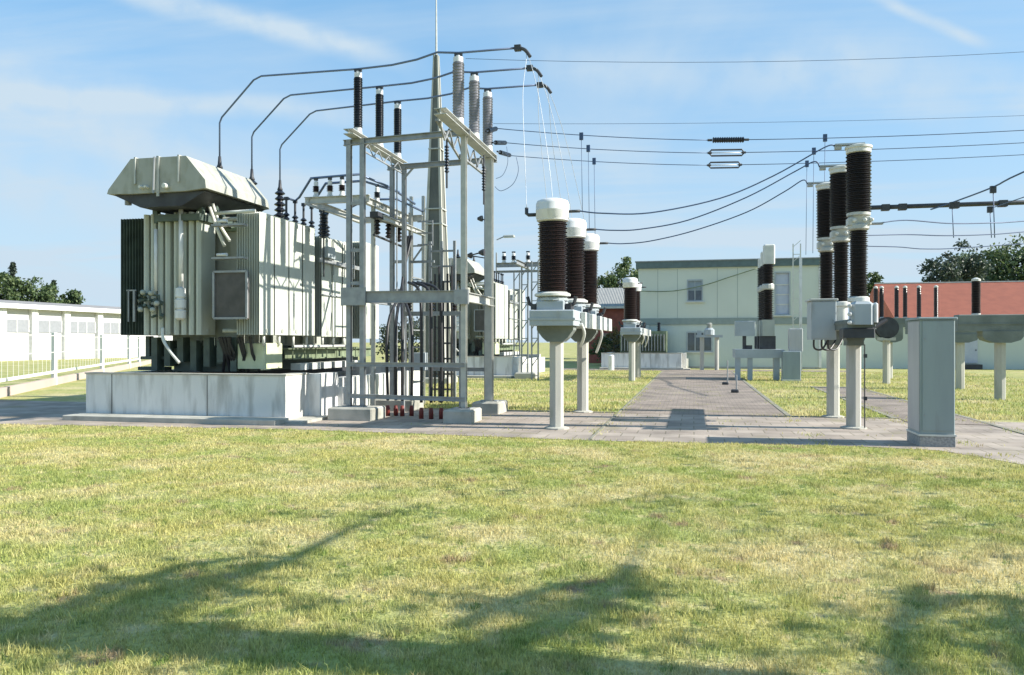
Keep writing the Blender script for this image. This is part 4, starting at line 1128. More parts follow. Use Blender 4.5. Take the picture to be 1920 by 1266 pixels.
up = MB(); wall_open(up, wx0, wx1, V0, V0 + .25, 3.12, 6.25, [w1, w3])
up.box(wx0, wx0 + .25, V0 + .25, 62, 0, 6.25).box(wx1 - .25, wx1, V0 + .25, 62, 0, 6.25).box(wx0 + .25, wx1 - .25, 61.75, 62, 0, 6.25)
up.build('upper_wall', M['panel'], H)
lo_ = MB(); wall_open(lo_, wx0 + .02, wx1 - .02, V0 + .02, V0 + .27, .12, 2.72, [w2]); lo_.build('lower_wall', M['panelblue'], H)
MB().box(wx0 - .02, wx1 + .02, V0 - .05, V0 + .3, 2.72, 3.12).build('floor_band', M['band'], H)
MB().box(wx0 - .15, wx1 + .15, V0 - .15, 62.15, 6.25, 6.66).build('roof', M['fascia'], H)
MB().box(wx0 - .2, wx1 + .2, V0 - .2, 62.2, 6.66, 6.72).build('roof_edge', M['galv'], H)
jn_ = MB()
for k in range(1, 9):
    xx = wx0 + (wx1 - wx0) * k / 9
    if not (w1[0] - .1 < xx < w1[1] + .1 or w3[0] - .1 < xx < w3[1] + .1): jn_.box(xx - .012, xx + .012, V0 - .004, V0 + .01, 3.14, 6.2)
jn_.build('cladding_joint', M['band'], H)
MB().box(wx0, wx1, V0 - .01, V0 + .25, 0, .12).build('base_course', M['conc'], H)
def window(parent, o, pane='glass', blind=True, div=1):
    x0, x1, z0, z1 = o
    f = MB()
    f.box(x0, x1, V0 - .03, V0 + .06, z0, z0 + .08).box(x0, x1, V0 - .03, V0 + .06, z1 - .08, z1).box(x0, x0 + .08, V0 - .03, V0 + .06, z0 + .08, z1 - .08).box(x1 - .08, x1, V0 - .03, V0 + .06, z0 + .08, z1 - .08)
    for k in range(div):
        xx = x0 + (x1 - x0) * (k + 1) / (div + 1)
        f.box(xx - .03, xx + .03, V0, V0 + .05, z0 + .08, z1 - .08)
    fo = f.build('window', M['boxgrey'], parent)
    MB().box(x0 + .08, x1 - .08, V0 + .08, V0 + .10, z0 + .08, z1 - .08).build('pane', M[pane], fo)
    if blind: MB().box(x0 + .08, x1 - .08, V0 + .065, V0 + .075, (z0 + z1) / 2, z1 - .08).build('blind', M['blind'], fo)
    MB().box(x0 - .1, x1 + .1, V0 - .14, V0 - .03, z0 - .06, z0).build('sill', M['offwhite'], fo)
window(H, w1); window(H, w2, blind=False, div=2)
window(H, w3, 'bluedoor', False, 0)
bar = MB()
for z in (3.9, 4.5, 5.1): bar.box(w3[0] + .08, w3[1] - .08, V0 + .03, V0 + .06, z, z + .06)
bar.build('window_bar', M['offwhite'], H)
MB().box(wx1 - .12, wx1 + .03, V0 - .08, V0 - .02, .1, 6.2).build('corner_trim', M['white'], H)
MB().box(bx_(1212), bx_(1217), V0 - .12, V0 - .05, .0, 2.7).build('downpipe', M['offwhite'], H)

fc = [atv(1199, 546, 50.7), atv(1260, 546, 50.7), atv(1320, 535, 50.7), atv(1370, 519, 50.7), atv(1420, 503, 50.7)]  # path of a dark tube added as the shadow line on the wall
tag(MB().tube(smooth_path(fc, 5), .035, 6).build('facade_shadow_line', M['txgreen'], None, True), 'dark tube standing in for a sagging cable shadow across the upper facade of the pale green building', 'cable')
# low annex on the right under a red roof
An = thing('annex_building', 'long low pale green building under a red tiled roof at the right', 'building', (20, 55, 0))
ax0 = wx1 + .05; ax1 = 48
MB().box(ax0, ax1, 53.0, 53.25, 0, 2.95).box(ax0, ax0 + .25, 53.25, 63, 0, 2.95).box(ax1 - .25, ax1, 53.25, 63, 0, 2.95).box(ax0 + .25, ax1 - .25, 62.75, 63, 0, 2.95).build('wall', M['panelblue'], An)
rx0 = atv(1640, 600, 57.8).x
MB().prism_x([(52.4, 2.95), (52.4, 3.1), (57.8, 5.55), (63.2, 3.1), (63.2, 2.95)], rx0, ax1 + .4).build('roof', M['tile'], An)
MB().box(rx0, ax1 + .4, 57.7, 57.9, 5.53, 5.6).build('ridge', M['offwhite'], An)
MB().box(rx0, ax1 + .4, 52.25, 52.39, 2.93, 3.08).build('gutter', M['offwhite'], An)
dx0, dx1 = atv(1807, 650, 52.95).x, atv(1833, 650, 52.95).x
dm = MB().box(dx0, dx1, 52.93, 52.99, .38, 2.2).build('door', M['bluedoor'], An)
MB().box(dx1 - .12, dx1 - .08, 52.9, 52.93, 1.1, 1.2).build('handle', M['dark'], dm)
MB().box(dx0 - .1, dx1 + .1, 52.4, 52.99, 0, .3).build('doorstep', M['dark'], An)
# grey-roofed shed further right
Sh = thing('grey_roof_house', 'house with a pale grey roof just showing behind the red roof at the far right', 'building', (40, 82, 0))
MB().box(36, 58, 80, 88, 0, 6.0).build('wall', M['offwhite'], Sh)
MB().prism_x([(79.5, 6.0), (84, 8.2), (88.5, 6.0)], 35.5, 58.5).build('roof', M['greyroof'], Sh)
# small red house
Rd = thing('red_brick_house', 'small red brick house with a pale grey roof behind the near current transformers', 'building', (2, 66, 0))
a = campt(1104, 600, 62); b = campt(1200, 600, 62)
MB().box(a.x, b.x, a.y, a.y + 6, 0, 4.3).build('wall', M['brick'], Rd)
MB().prism_x([(a.y - .4, 4.3), (a.y + 3, 6.0), (a.y + 6.4, 4.3)], a.x - .3, b.x + .3).build('roof', M['greyroof'], Rd)
MB().box(a.x - .3, b.x + .3, a.y - .5, a.y - .41, 4.2, 4.36).build('gutter', M['offwhite'], Rd)
MB().box(a.x + 1.0, a.x + 2.6, a.y - .05, a.y - .005, 1.0, 2.3).build('window', M['glass'], Rd)

# ------------------------------------------------------------------ long white hall on the left
Hl = thing('industrial_hall', 'long low white industrial hall with flat roof at the far left', 'building', (-60, 90, 0))
hu = atv(0, 677, 57.5).x
hu = -58.0
h0, h1 = 38.0, 118.0
MB().box(hu - 25, hu, h0, h1, 0, 4.55).build('wall', M['hall'], Hl)
MB().box(hu - 26, hu + .8, h0 - .6, h1 + .6, 4.55, 4.95).build('eaves', M['white'], Hl)
MB().prism_y([(hu + .6, 4.951), (hu - 12, 6.0), (hu - 26, 4.951)], h0 - .4, h1 + .4).build('roof', M['hallroof'], Hl)
vs_ = []
for px in (-60, 0, 60, 121, 183, 243, 300):
    vs_.append(atu(px, 640, hu).y)
for vv in vs_: MB().box(hu + .002, hu + .35, vv - .35, vv + .35, 0, 4.54).build('pilaster', M['white'], Hl)
for i in range(len(vs_) - 1):
    y0, y1 = vs_[i] + .42, vs_[i + 1] - .42
    wnd = MB().box(hu + .002, hu + .06, y0, y1, 2.5, 3.6).build('window', M['hallglass'], Hl)
    fb = MB()
    k = int((y1 - y0) / 1.1)
    for q in range(k + 1): fb.box(hu + .06, hu + .09, y0 + (y1 - y0) * q / k - .04, y0 + (y1 - y0) * q / k + .04, 2.5, 3.6)
    fb.build('window_bar', M['white'], wnd)
# fence with low pink wall
F = thing('boundary_fence', 'cream posted wire fence on a low pale pink wall at the left', 'fence', (-29, 35, 0))
fp = [Vector((-18.5, 17.2, 0)), Vector((-23.8, 25.9, 0)), Vector((-29.3, 35.0, 0)), Vector((-34.2, 43.2, 0)), Vector((-36.6, 47.2, 0)), Vector((-42, 56, 0)), Vector((-47.5, 65, 0))]
fw = MB(); rlm = MB(); msh = MB()
for i in range(len(fp) - 1):
    a, b = fp[i], fp[i + 1]
    fw.beam(a + Vector((0, 0, .14)), b + Vector((0, 0, .14)), .15, .28)
    rlm.beam(a + Vector((0, 0, .50)), b + Vector((0, 0, .50)), .05, .10)
    rlm.beam(a + Vector((0, 0, 1.25)), b + Vector((0, 0, 1.25)), .02, .02)
    rlm.beam(a + Vector((0, 0, 1.88)), b + Vector((0, 0, 1.88)), .02, .02)
    nn = int((b - a).length / .6)
    for k in range(nn): 
        p = a.lerp(b, k / nn); msh.beam(p + Vector((0, 0, .5)), p + Vector((0, 0, 1.88)), .008)
fw.build('low_wall', M['pinkwall'], F); rlm.build('rail', M['fencepost'], F); msh.build('wire_mesh', M['fencepost'], F)
for p in fp: MB().box(p.x - .07, p.x + .07, p.y - .07, p.y + .07, 0, 2.0).build('post', M['fencepost'], F)

# ------------------------------------------------------------------ second bay
DT = 20.8
T2 = copy_tree(T, (0, DT, 0), 'second pale grey green power transformer, farther back behind the gantry')
B2 = copy_tree(Bd, (0, DT, 0), 'second concrete bund farther back under the second transformer')
B3 = copy_tree(Bd, (7.4, 33.5, 0), 'farthest bluish concrete bund behind the near current transformers')
eq = thing('small_transformer', 'small dark transformer standing on the farthest bund behind the current transformers', 'transformer', (-3.0, 51, 1), 'oil filled power transformers')
MB().box(-4.4, -1.6, 49.2, 51.2, 1.0, 2.3).build('tank', M['txgreen'], eq)
eb = MB()
for x in np.arange(-4.3, -1.7, .18): eb.box(x, x + .05, 48.9, 49.2, 1.1, 2.1)
eb.build('cooling_fin', M['galv'], eq)
for x in (-3.9, -3.0, -2.1): MB().sheds(x, 50.2, 2.3, 2.85, .07, .13, 5, 10).build('bushing', M['black'], eq)
wp = MB().lathe(campt(1146, 690, 46).x, campt(1146, 690, 46).y, [(.17, 0), (.17, .85), (.1, .9)], 12)
tag(wp.build('marker_post', M['white']), 'short white post in front of the shrub left of the green building', 'post')
# small gantry of the second bay
G2 = thing('lattice_gantry', 'small lattice steel gantry beside the second transformer', 'gantry', (-7, 34, 0))
c0_ = atv(984, 600, 35); c1v = atv(1003, 600, 33.5); c2v = atv(938, 600, 35)
for (cx_, cy_) in ((c0_.x, 35.0), (c1v.x, 33.5), (c2v.x + .1, 38.0)):
    b = MB()
    for sx in (-.14, .14):
        b.beam((cx_ + sx, cy_, 0), (cx_ + sx, cy_, 5.1), .06)
    for k in range(12): b.beam((cx_ - .14, cy_, .2 + k * .4), (cx_ + .14, cy_, .2 + k * .4 + (.4 if k % 2 else 0)), .04)
    b.build('lattice_leg', M['galv'], G2)
b = MB().ibeam((c2v.x - .2, 35.0, 5.1), (c1v.x + .2, 35.0, 5.1), .15, .2).ibeam((c2v.x - .2, 35.0, 4.8), (c1v.x + .2, 35.0, 4.8), .1, .1)
b.ibeam((c0_.x, 33.3, 5.05), (c0_.x, 36, 5.05), .15, .2)
b.build('cross_beam', M['galv'], G2)
for i, px in enumerate((945, 963, 990)):
    c = atv(px, 600, 35)
    post_ins(c.x, 35.0, 5.2, 5.65, .07, .12, 4, 'black', ['left dark insulator on the small lattice gantry', 'middle dark insulator on the small lattice gantry', 'right dark insulator on the small lattice gantry'][i], 'insulators on the small lattice gantry', .08)
for i, px in enumerate((958, 967)):
    c = campt(px, 708, 37)
    tag(MB().bbox(c.x - .12, c.x + .12, c.y - .12, c.y + .12, 0, .95, .02).build('bollard', M['white']), ['left white bollard beside the second bund', 'right white bollard beside the second bund'][i], 'bollard', 'white bollards by the second bund')
ft2 = campt(988, 708, 36)
tag(MB().bbox(ft2.x - .5, ft2.x + .5, ft2.y - .4, ft2.y + .4, 0, .28, .05).build('concrete_footing', M['conc']), 'pale concrete footing at the foot of the small lattice gantry', 'footing')
# street lamp
lp = campt(931, 450, 48)
Lm = thing('street_lamp', 'street lamp with one arm showing right of the thick gantry leg', 'lamp', (lp.x, lp.y, 0))
MB().tube([(lp.x, lp.y, 0), (lp.x, lp.y, 7.0)], .07, 8, .05).build('pole', M['galv'], Lm)
lr = Vector((CA, SA, 0))
MB().tube([lp + lr * 0 + Vector((0, 0, 0)), lp + lr * .45 + Vector((0, 0, .2))], .035, 8).build('arm', M['galv'], Lm)
p_ = lp + lr * .75 + Vector((0, 0, .22))
MB().bbox(p_.x - .35, p_.x + .35, p_.y - .14, p_.y + .14, p_.z - .07, p_.z + .07, .05).build('lamp_head', M['galvl'], Lm)

# breaker of the second bay on its concrete table
Tb = thing('concrete_table', 'low concrete table frame on the grass in front of the pale green building', 'support', (5, 34, 0))
vT = 36.0
tx0, tx1 = atv(1378, 700, vT).x, atv(1470, 700, vT).x
MB().box(tx0, tx1, vT - .3, vT + 2.2, .95, 1.32).build('table_top', M['boxgrey'], Tb)
for (x0, x1) in ((tx0, tx0 + .22), (tx0 + .52, tx0 + .72), (tx1 - .45, tx1 - .2)):
    MB().box(x0, x1, vT - .25, vT + 0.05, 0, .95).build('table_leg', M['boxgrey'], Tb)
bk = thing('live_tank_breaker', 'dark stepped circuit breaker with pale grey heads standing on the concrete table', 'circuit breaker', (4, 36, 1.32))
for i, (px, dy, top) in enumerate([(1440, 0, 5.85), (1435, .9, 5.65), (1430, 1.8, 5.45)]):
    vv = vT + .2 + dy; c = atv(px, 500, vv)
    MB().sheds(c.x, vv, 2.6, 3.9, .16, .24, 16, 16).build('lower_porcelain', M['brownd'], bk, True, 50)
    MB().lathe(c.x, vv, [(.24, 3.9), (.26, 3.95), (.26, 4.1), (.24, 4.15)], 14).build('joint_casting', M['galvl'], bk)
    MB().sheds(c.x, vv, 4.15, 5.0, .18, .26, 12, 16).build('upper_porcelain', M['brownd'], bk, True, 50)
    MB().bbox(c.x - .2, c.x + .28, vv - .2, vv + .2, 5.0, top, .05).build('head', M['offwhite'], bk)
    MB().box(c.x - .25, c.x + .25, vv - .25, vv + .25, 1.9, 2.6).build('drive_housing', M['tx'], bk)
    MB().box(c.x - .35, c.x + .3, vv - .2, vv + .2, 1.33, 1.9).build('base_frame', M['dark'], bk)
c = atv(1397, 600, vT)
o = thing('mechanism_box', 'grey mechanism box left of the breaker on the concrete table', 'cabinet', (c.x, vT, 1.32))
MB().bbox(c.x - .42, c.x + .42, vT - .1, vT + .4, 1.9, 2.55, .02).build('box_body', M['boxgrey'], o)
MB().box(c.x - .1, c.x + .05, vT, vT + .2, 1.33, 1.9).box(c.x + .02, c.x + .3, vT, vT + .2, 1.33, 1.5).build('box_foot', M['dark'], o)
c = atv(1483, 690, 35.5)
o = thing('ground_cabinet', 'grey cabinet standing on the grass at the right of the concrete table', 'cabinet', (c.x, 35.5, 0))
MB().bbox(c.x - .36, c.x + .36, 35.2, 35.8, .08, 1.25, .02).build('cabinet_body', M['cabfront'], o)
MB().box(c.x - .38, c.x + .38, 35.18, 35.82, 0, .08).build('cabinet_plinth', M['offwhite'], o)
MB().bbox(c.x - .1, c.x + .45, 35.3, 35.7, 1.25, 2.2, .02).build('meter_box', M['cabside'], o)
# pale lattice mast beside the breaker
for i, (px0, px1, vv, ztop, lb) in enumerate([(1487, 1501, 40, 6.3, 'slim pale lattice ladder mast in front of the right end of the pale green building')]):
    xa, xb = atv(px0, 600, vv).x, atv(px1, 600, vv).x
    o = thing('lattice_mast', lb, 'mast', ((xa + xb) / 2, vv, 0))
    b = MB()
    for x in (xa, xb): b.beam((x, vv, 0), (x, vv, ztop), .05)
    for k in range(int(ztop / .35)): b.beam((xa, vv, .2 + k * .35), (xb, vv, .2 + k * .35 + (.3 if k % 2 else 0)), .03)
    b.build('ladder_frame', M['offwhite'], o)
    MB().beam((xb, vv - .05, .3), (xb, vv - .05, 5.6), .12, .12).build('cable_duct', M['white'], o)
# small instrument transformer before the building
c = atv(1330, 690, 48.0)
o = thing('voltage_transformer', 'small voltage transformer on white posts in front of the ground floor window', 'instrument transformer', (c.x, 48, 0))
for dx in (-.42, .42): MB().lathe(c.x + dx, 48, [(.12, 0), (.12, 1.9)], 8).build('post', M['concpost'], o)
MB().box(c.x - .75, c.x + .75, 47.8, 48.2, 1.9, 2.05).build('beam', M['boxgrey'], o)
MB().lathe(c.x, 48, [(.3, 2.05), (.3, 2.35), (.18, 2.45)], 12).box(c.x - .7, c.x - .45, 47.9, 48.1, 2.05, 2.3).build('tank', M['boxgrey'], o)
MB().sheds(c.x, 48, 2.45, 2.75, .1, .18, 4, 12).build('bushing', M['galvl'], o)
for i, (px, py) in enumerate([(1364, 722), (1381, 733), (1232, 690)]):
    c = gp(px, py)
    tag(MB().lathe(c.x, c.y, [(.025, 0), (.025, .5 if i else .9), (.015, .55 if i else .95)], 8).build('marker_post', M['fencepost'] if i == 2 else M['galv']),
        ['thin grey marker post at the right edge of the path', 'short grey marker post at the right edge of the path', 'small white post by the foot of the green building'][i], 'post')
for i, (px, py) in enumerate([(1360, 722), (1378, 737)]):
    c = gp(px, py)
    tag(MB().bbox(c.x - .12, c.x + .12, c.y - .08, c.y + .08, 0, .12, .03).build('valve_cover', M['dark']), ['farther small dark cover on the path edge', 'nearer small dark cover on the path edge'][i], 'cover')

# ------------------------------------------------------------------ wires
def wire(pts, r, label, group, m='wire', name='overhead_wire'):
    return tag(MB().tube(pts, r, 6).build(name, M[m], None, True), label, 'wire', group)
# three spans with strain insulators in the middle
midx = [(1327, 1404, 263), (1327, 1398, 287), (1326, 1391, 310)]
ys = [(932, 241, 1920, 234), (950, 268, 1920, 258), (958, 292, 1920, 281)]
dn = ['uppermost', 'middle', 'lowest']
for i in range(3):
    Y = [19.0, 20.3, 21.6][i]
    a = campt(ys[i][0], ys[i][1], Y); e = campt(2300, ys[i][3] - 16, Y - .3)
    m0 = campt(midx[i][0], midx[i][2], Y); m1 = campt(midx[i][1], midx[i][2] - 1, Y)
    wire(sag(a, m0, .05), .0095, f'{dn[i]} of the three overhead wires between the gantry and the strain insulators', 'overhead wires with strain insulators')
    wire(sag(m1, e, .10), .0095, f'{dn[i]} of the three overhead wires right of the strain insulators', 'overhead wires with strain insulators')
    o = thing('strain_insulator', ['long solid dark strain insulator in mid span, above two loop shaped ones', 'middle loop shaped strain insulator in mid span', 'lowest loop shaped strain insulator in mid span'][i], 'insulator', m0, 'strain insulators in mid span')
    d = (m1 - m0)
    up_ = Vector((0, 0, .075))
    if i == 0:
        pr = [m0 + d * .08, m0 + d * .92]
        b = MB().tube([m0 + d * .12, m0 + d * .88], .05, 10)
        for k in range(14):
            t = .13 + k * .055; b.tube([m0 + d * t, m0 + d * (t + .02)], .068, 10)
        b.build('insulator_body', M['black'], o, True, 50)
    else:
        ptsq = [m0 + d * .03, m0 + d * .1 + up_, m0 + d * .9 + up_, m0 + d * .97, m0 + d * .9 - up_, m0 + d * .1 - up_, m0 + d * .03]
        MB().tube(ptsq, .022, 8).build('loop_frame', M['dark'], o)
        MB().tube([m0 + d * .08, m0 + d * .92], .012, 8).build('insulator_body', M['white'], o, True)
    MB().tube([m0, m0 + d * .1], .03, 8).tube([m1, m1 - d * .1], .03, 8).build('end_fitting', M['dark'], o)
    # strain strings at the gantry end
    s0 = Vector((-4.5, [17.2, 17.8, 18.25][i], 6.0 + (.32 - .1 * i)))
    s = thing('strain_insulator', ['upper dark strain insulator pulling right off the gantry', 'middle dark strain insulator pulling right off the gantry', 'lowest dark strain insulator pulling right off the gantry'][i], 'insulator', s0, 'strain insulators at the gantry')
    dd_ = (a - s0); b = MB(); b.tube([s0, a], .022, 8)
    for k in range(8):
        t = .2 + k * .09; b.tube([s0 + dd_ * t, s0 + dd_ * (t + .045)], .055, 10)
    b.build('insulator_body', M['black'], s)
wire(sag(campt(873, 110, 45), campt(2300, 68, 45), .7), .013, 'highest thin overhead line crossing the sky at the right', 'distant overhead lines')
wire(sag(campt(925, 232, 45), campt(2300, 200, 45), .3), .011, 'pale thin overhead line just above the three strained wires', 'distant overhead lines')
# current transformer to breaker conductors
cps = [[(1070, 400, 14.95), (1130, 400, 14.95), (1220, 399, 15), (1350, 372, 15.1), (1450, 330, 15.1), (1545, 277, 15.0), (1572, 270, 14.95)],
       [(1106, 430, 17.4), (1150, 432, 17.35), (1200, 430, 17.3), (1290, 413, 17.2), (1400, 370, 17.0), (1490, 322, 16.9), (1527, 303, 16.8), (1546, 305, 16.8)],
       [(1132, 457, 19.9), (1170, 457, 19.8), (1220, 452, 19.6), (1300, 433, 19.3), (1400, 398, 19.0), (1470, 360, 18.7), (1505, 338, 18.6), (1522, 337, 18.55)]]
for i, c in enumerate(cps):
    P3 = [campt(*q) for q in c]
    hd = Vector((-2.08, [14.9, 17.4, 19.9][i], 4.10)); P3[0] = hd
    P3[-1] = Vector((2.58, [16.0, 17.85, 19.7][i], 5.33))
    wire(smooth_path(P3, 6), .014, ['nearest sagging conductor from the first current transformer up to the nearest breaker pole', 'middle sagging conductor from the second current transformer to the middle breaker pole',
                                   'lowest sagging conductor from the third current transformer to the farthest breaker pole'][i], 'conductors from current transformers to breakers')
# droppers with clamps
for i, (px, y0, y1, Y) in enumerate([(1090, 253, 398, 19), (1103, 276, 430, 20.3), (1114, 300, 455, 21.6), (1547, 256, 470, 19), (1526, 281, 475, 20.3), (1513, 305, 478, 21.6)]):
    a = campt(px, y0, Y); b = campt(px + (2 if i < 3 else -2), y1, Y)
    o = wire([a, b], .007, ['left thin dropper wire above the near current transformers', 'middle thin dropper wire above the near current transformers', 'right thin dropper wire above the near current transformers',
                            'right thin dropper wire beside the breaker heads', 'middle thin dropper wire beside the breaker heads', 'left thin dropper wire beside the breaker heads'][i], 'thin dropper wires', name='dropper_wire')
    MB().box(a.x - .045, a.x + .045, a.y - .03, a.y + .03, a.z - .12, a.z + .05).build('clamp', M['wire'], o)
# flexible drops from busbar ends to the current transformers
tg = [Vector((-2.6 - .5, 14.9, 4.2)), Vector((-2.6, 14.9, 4.35)), Vector((-2.6 - .5, 17.4, 4.2))]
tgt = [Vector((-3.1, 14.9, 4.2)), Vector((-3.1, 17.4, 4.2)), Vector((-3.1, 19.9, 4.2))]
for i in range(3):
    e = ends[i]
    for k in range(2):
        d = Vector((0, .06 * k, 0))
        tk_ = tgt[i] if k == 0 else tgt[i] + Vector((.5, 0, .13))
        mid = e.lerp(tk_, .35) + Vector((.05 + .12 * k, 0, .12))
        wire(smooth_path([e + d, e + Vector((.20, -.05, -.12)) + d, mid + d, e.lerp(tk_, .75) + Vector((.02 + .08 * k, 0, 0)), tk_ + d * .3], 6), .0055,
             f'{["bright left", "bright right"][k]} flexible drop wire from the {names[i]} busbar end to a current transformer', 'flexible drop wires', 'wirepale', 'drop_wire')
    tag(MB().tube(smooth_path([e + Vector((0, 0, .0)), e + Vector((.16, -.03, -.06)), e + Vector((.28, -.06, -.22))]), .035, 8).build('end_connector', M['dark']), f'dark connector on the {names[i]} busbar end', 'connector', 'busbar end connectors')
wire(smooth_path([campt(968, 295, 18.9), campt(972, 320, 18.9), campt(962, 345, 18.9), campt(940, 358, 18.9), campt(928, 350, 18.9)], 6), .007, 'thin curved jumper wire hanging right of the thick gantry leg', 'jumper wires', name='jumper_wire')
wire(smooth_path([campt(950, 275, 18.7), campt(952, 305, 18.7), campt(943, 328, 18.7), campt(930, 335, 18.7)], 6), .006, 'smaller curved jumper wire hanging right of the thick gantry leg', 'jumper wires', name='jumper_wire')
# conductors leaving the breakers to the right
for i, pts in enumerate([[(1650, 411, 15), (1700, 413, 15), (1780, 419, 15.2), (1860, 418, 15.5), (1930, 414, 15.8), (2300, 385, 17)],
                         [(1625, 433, 16.9), (1700, 440, 17), (1770, 442, 17.1), (1850, 440, 17.3), (1930, 434, 17.5), (2300, 400, 18.5)],
                         [(1600, 455, 18.6), (1680, 463, 18.7), (1740, 467, 18.8), (1850, 462, 19), (2300, 430, 20)]]):
    P3 = [campt(*q) for q in pts]; P3[0] = Vector((3.40, [16.0, 17.85, 19.7][i], 3.86))
    o = wire(smooth_path(P3, 5), .012, ['upper', 'middle', 'lower'][i] + ' conductor leaving the breaker joints towards the right edge', 'conductors leaving the breakers')
wire(smooth_path([campt(1745, 393, 34), campt(1785, 380, 33), campt(1862, 351, 30), campt(1925, 320, 28), campt(2300, 160, 22)], 4), .03, 'thick dark conductor rising steeply to the right edge', 'rising conductors at the right')
wire(smooth_path([campt(1860, 390, 34), campt(1925, 368, 31), campt(2300, 240, 24)], 4), .02, 'second rising conductor below the thick one at the right edge', 'rising conductors at the right')
# gantry beam at right, far
vG = 42.0
a = atv(1600, 402, vG); b = atv(2150, 390, vG)
GB = thing('line_gantry', 'dark horizontal tube beam crossing above the trees at the right', 'gantry', (b.x, vG, 0))
z0 = 8.2
MB().tube([(a.x, vG, z0), (b.x, vG, z0)], .11, 10).build('beam', M['dark'], GB, True)
for px in (1660, 1692, 1790, 1880, 2000):
    c = atv(px, 400, vG); MB().box(c.x - .18, c.x + .18, vG - .15, vG + .15, z0 - .17, z0 + .13).build('beam_clamp', M['dark'], GB)
for x in (a.x, b.x): MB().box(x - .12, x + .12, vG - .12, vG + .12, 0, z0 + .1).build('mast', M['dark'], GB)
for i, (px, y0, y1, Y) in enumerate([(1785, 382, 446, 33), (1862, 352, 446, 30), (1856, 390, 446, 34)]):
    a = campt(px, y0, Y); b = campt(px + 3, y1, Y)
    o = wire([a, b], .018, ['left dropper wire crossing the dark gantry beam', 'right dropper wire hanging from the rising conductor', 'middle dropper wire below the dark gantry beam'][i], 'droppers at the right', name='dropper_wire')
    MB().box(a.x - .1, a.x + .1, a.y - .06, a.y + .06, a.z - .2, a.z + .06).build('clamp', M['dark'], o)

# ------------------------------------------------------------------ trees
def tree(name, label, group, x, y, hgt, rad, base, mleaf, seed, nclump=60, per=90, leaf=.3, squash=1.0, limbs=7, cz=None, conic=False):
    r = np.random.default_rng(seed)
    o = thing(name, label, 'tree' if 'tree' in name else 'shrub', (x, y, 0), group)
    t = MB(); top = base + (hgt - base) * .75
    t.tube([(x, y, 0), (x + .1, y, base), (x - .1, y + .1, top)], max(.08, hgt * .022), 8, .05)
    for k in range(limbs):
        a = 2 * PI * k / limbs + r.uniform(-.3, .3); z0 = base + (top - base) * r.uniform(0, .6)
        q = rad * r.uniform(.5, .85)
        t.tube([(x, y, z0), (x + q * .5 * math.cos(a), y + q * .5 * math.sin(a), z0 + .3 * q), (x + q * math.cos(a), y + q * math.sin(a), z0 + .8 * q)], hgt * .010, 6, .03)
    t.build('trunk', M['bark'], o)
    C = []
    while len(C) < nclump:
        p = r.uniform(-1, 1, 3); d = np.linalg.norm(p)
        if d > 1 or d < .35: continue
        if conic:
            z = 1 - 2 * ((len(C) + .5) / nclump) ** .8; q = (1 - z) * .5 * r.uniform(.3, 1); t_ = r.uniform(0, 6.28)
            p = np.array([q * math.cos(t_), q * math.sin(t_), z])
        C.append(p)
    C = np.array(C); C[:, :2] *= rad; hz = (hgt - base) / 2; C[:, 2] = base + hz + C[:, 2] * hz
    cs = r.uniform(.16, .38, nclump) * rad * (1 if not conic else .9)
    L_ = np.repeat(C, per, 0); S = np.repeat(cs, per)
    g = r.normal(0, .5, (len(L_), 3)); g *= np.minimum(1, 1.1 / np.linalg.norm(g, axis=1))[:, None]
    L_ = L_ + g * S[:, None] * np.array([1, 1, .75])
    nl = len(L_)
    a = r.normal(0, 1, (nl, 3)); a /= np.linalg.norm(a, axis=1)[:, None]
    b = np.cross(a, r.normal(0, 1, (nl, 3))); b /= np.linalg.norm(b, axis=1)[:, None]
    sz = leaf * r.uniform(.5, 1.2, nl)[:, None]
    V = np.stack([L_ - a * sz * .5, L_ + b * sz * .3, L_ + a * sz * .5, L_ - b * sz * .3], 1).reshape(-1, 3)
    me = bpy.data.meshes.new('crown')
    me.vertices.add(len(V)); me.vertices.foreach_set('co', V.astype(np.float32).ravel())
    me.loops.add(nl * 4); me.loops.foreach_set('vertex_index', np.arange(nl * 4, dtype=np.int32))
    me.polygons.add(nl); me.polygons.foreach_set('loop_start', (np.arange(nl) * 4).astype(np.int32))
    me.update(calc_edges=True); me.materials.append(M[mleaf])
    V2 = V; cr = bpy.data.objects.new('crown', me); COL.objects.link(cr)
    cr.parent = o
    return o
TRS = [
    # px, Y, top py, radius m, leaf, label
    (1787, 72, 448, 2.6, 'leafd', 'dark rounded tree left of the others above the red roof'),
    (1845, 76, 456, 2.8, 'leaf', 'bushy mid green tree in the middle above the red roof'),
    (1905, 74, 448, 3.4, 'leaf', 'broad mid green tree at the right edge above the red roof'),
    (1822, 84, 470, 3.2, 'leaf', 'lower green tree between the two taller ones above the red roof'),
    (1970, 74, 452, 3.6, 'leafd', 'dark tree cut by the right edge of the picture'),
    (1168, 76, 486, 2.4, 'leaf', 'rounded green tree left of the pale green building'),
    (1136, 80, 512, 1.6, 'leafd', 'small dark tree left of the rounded green tree'),
    (1634, 84, 503, 1.3, 'leaf', 'small pale green tree just right of the breaker poles'),
    (8, 112, 512, 3.0, 'leaf', 'leftmost green tree behind the white hall'),
    (62, 114, 518, 3.4, 'leaf', 'broad green tree behind the white hall'),
    (-40, 112, 512, 3.6, 'leafd', 'dark tree behind the white hall at the left edge'),
    (24, 120, 492, 1.5, 'leafd', 'tall narrow dark conifer behind the white hall'),
    (101, 120, 526, 1.1, 'leafd', 'small narrow dark conifer behind the white hall'),
    (133, 118, 546, 2.2, 'leaf', 'low green tree at the right end of the row behind the hall'),
]
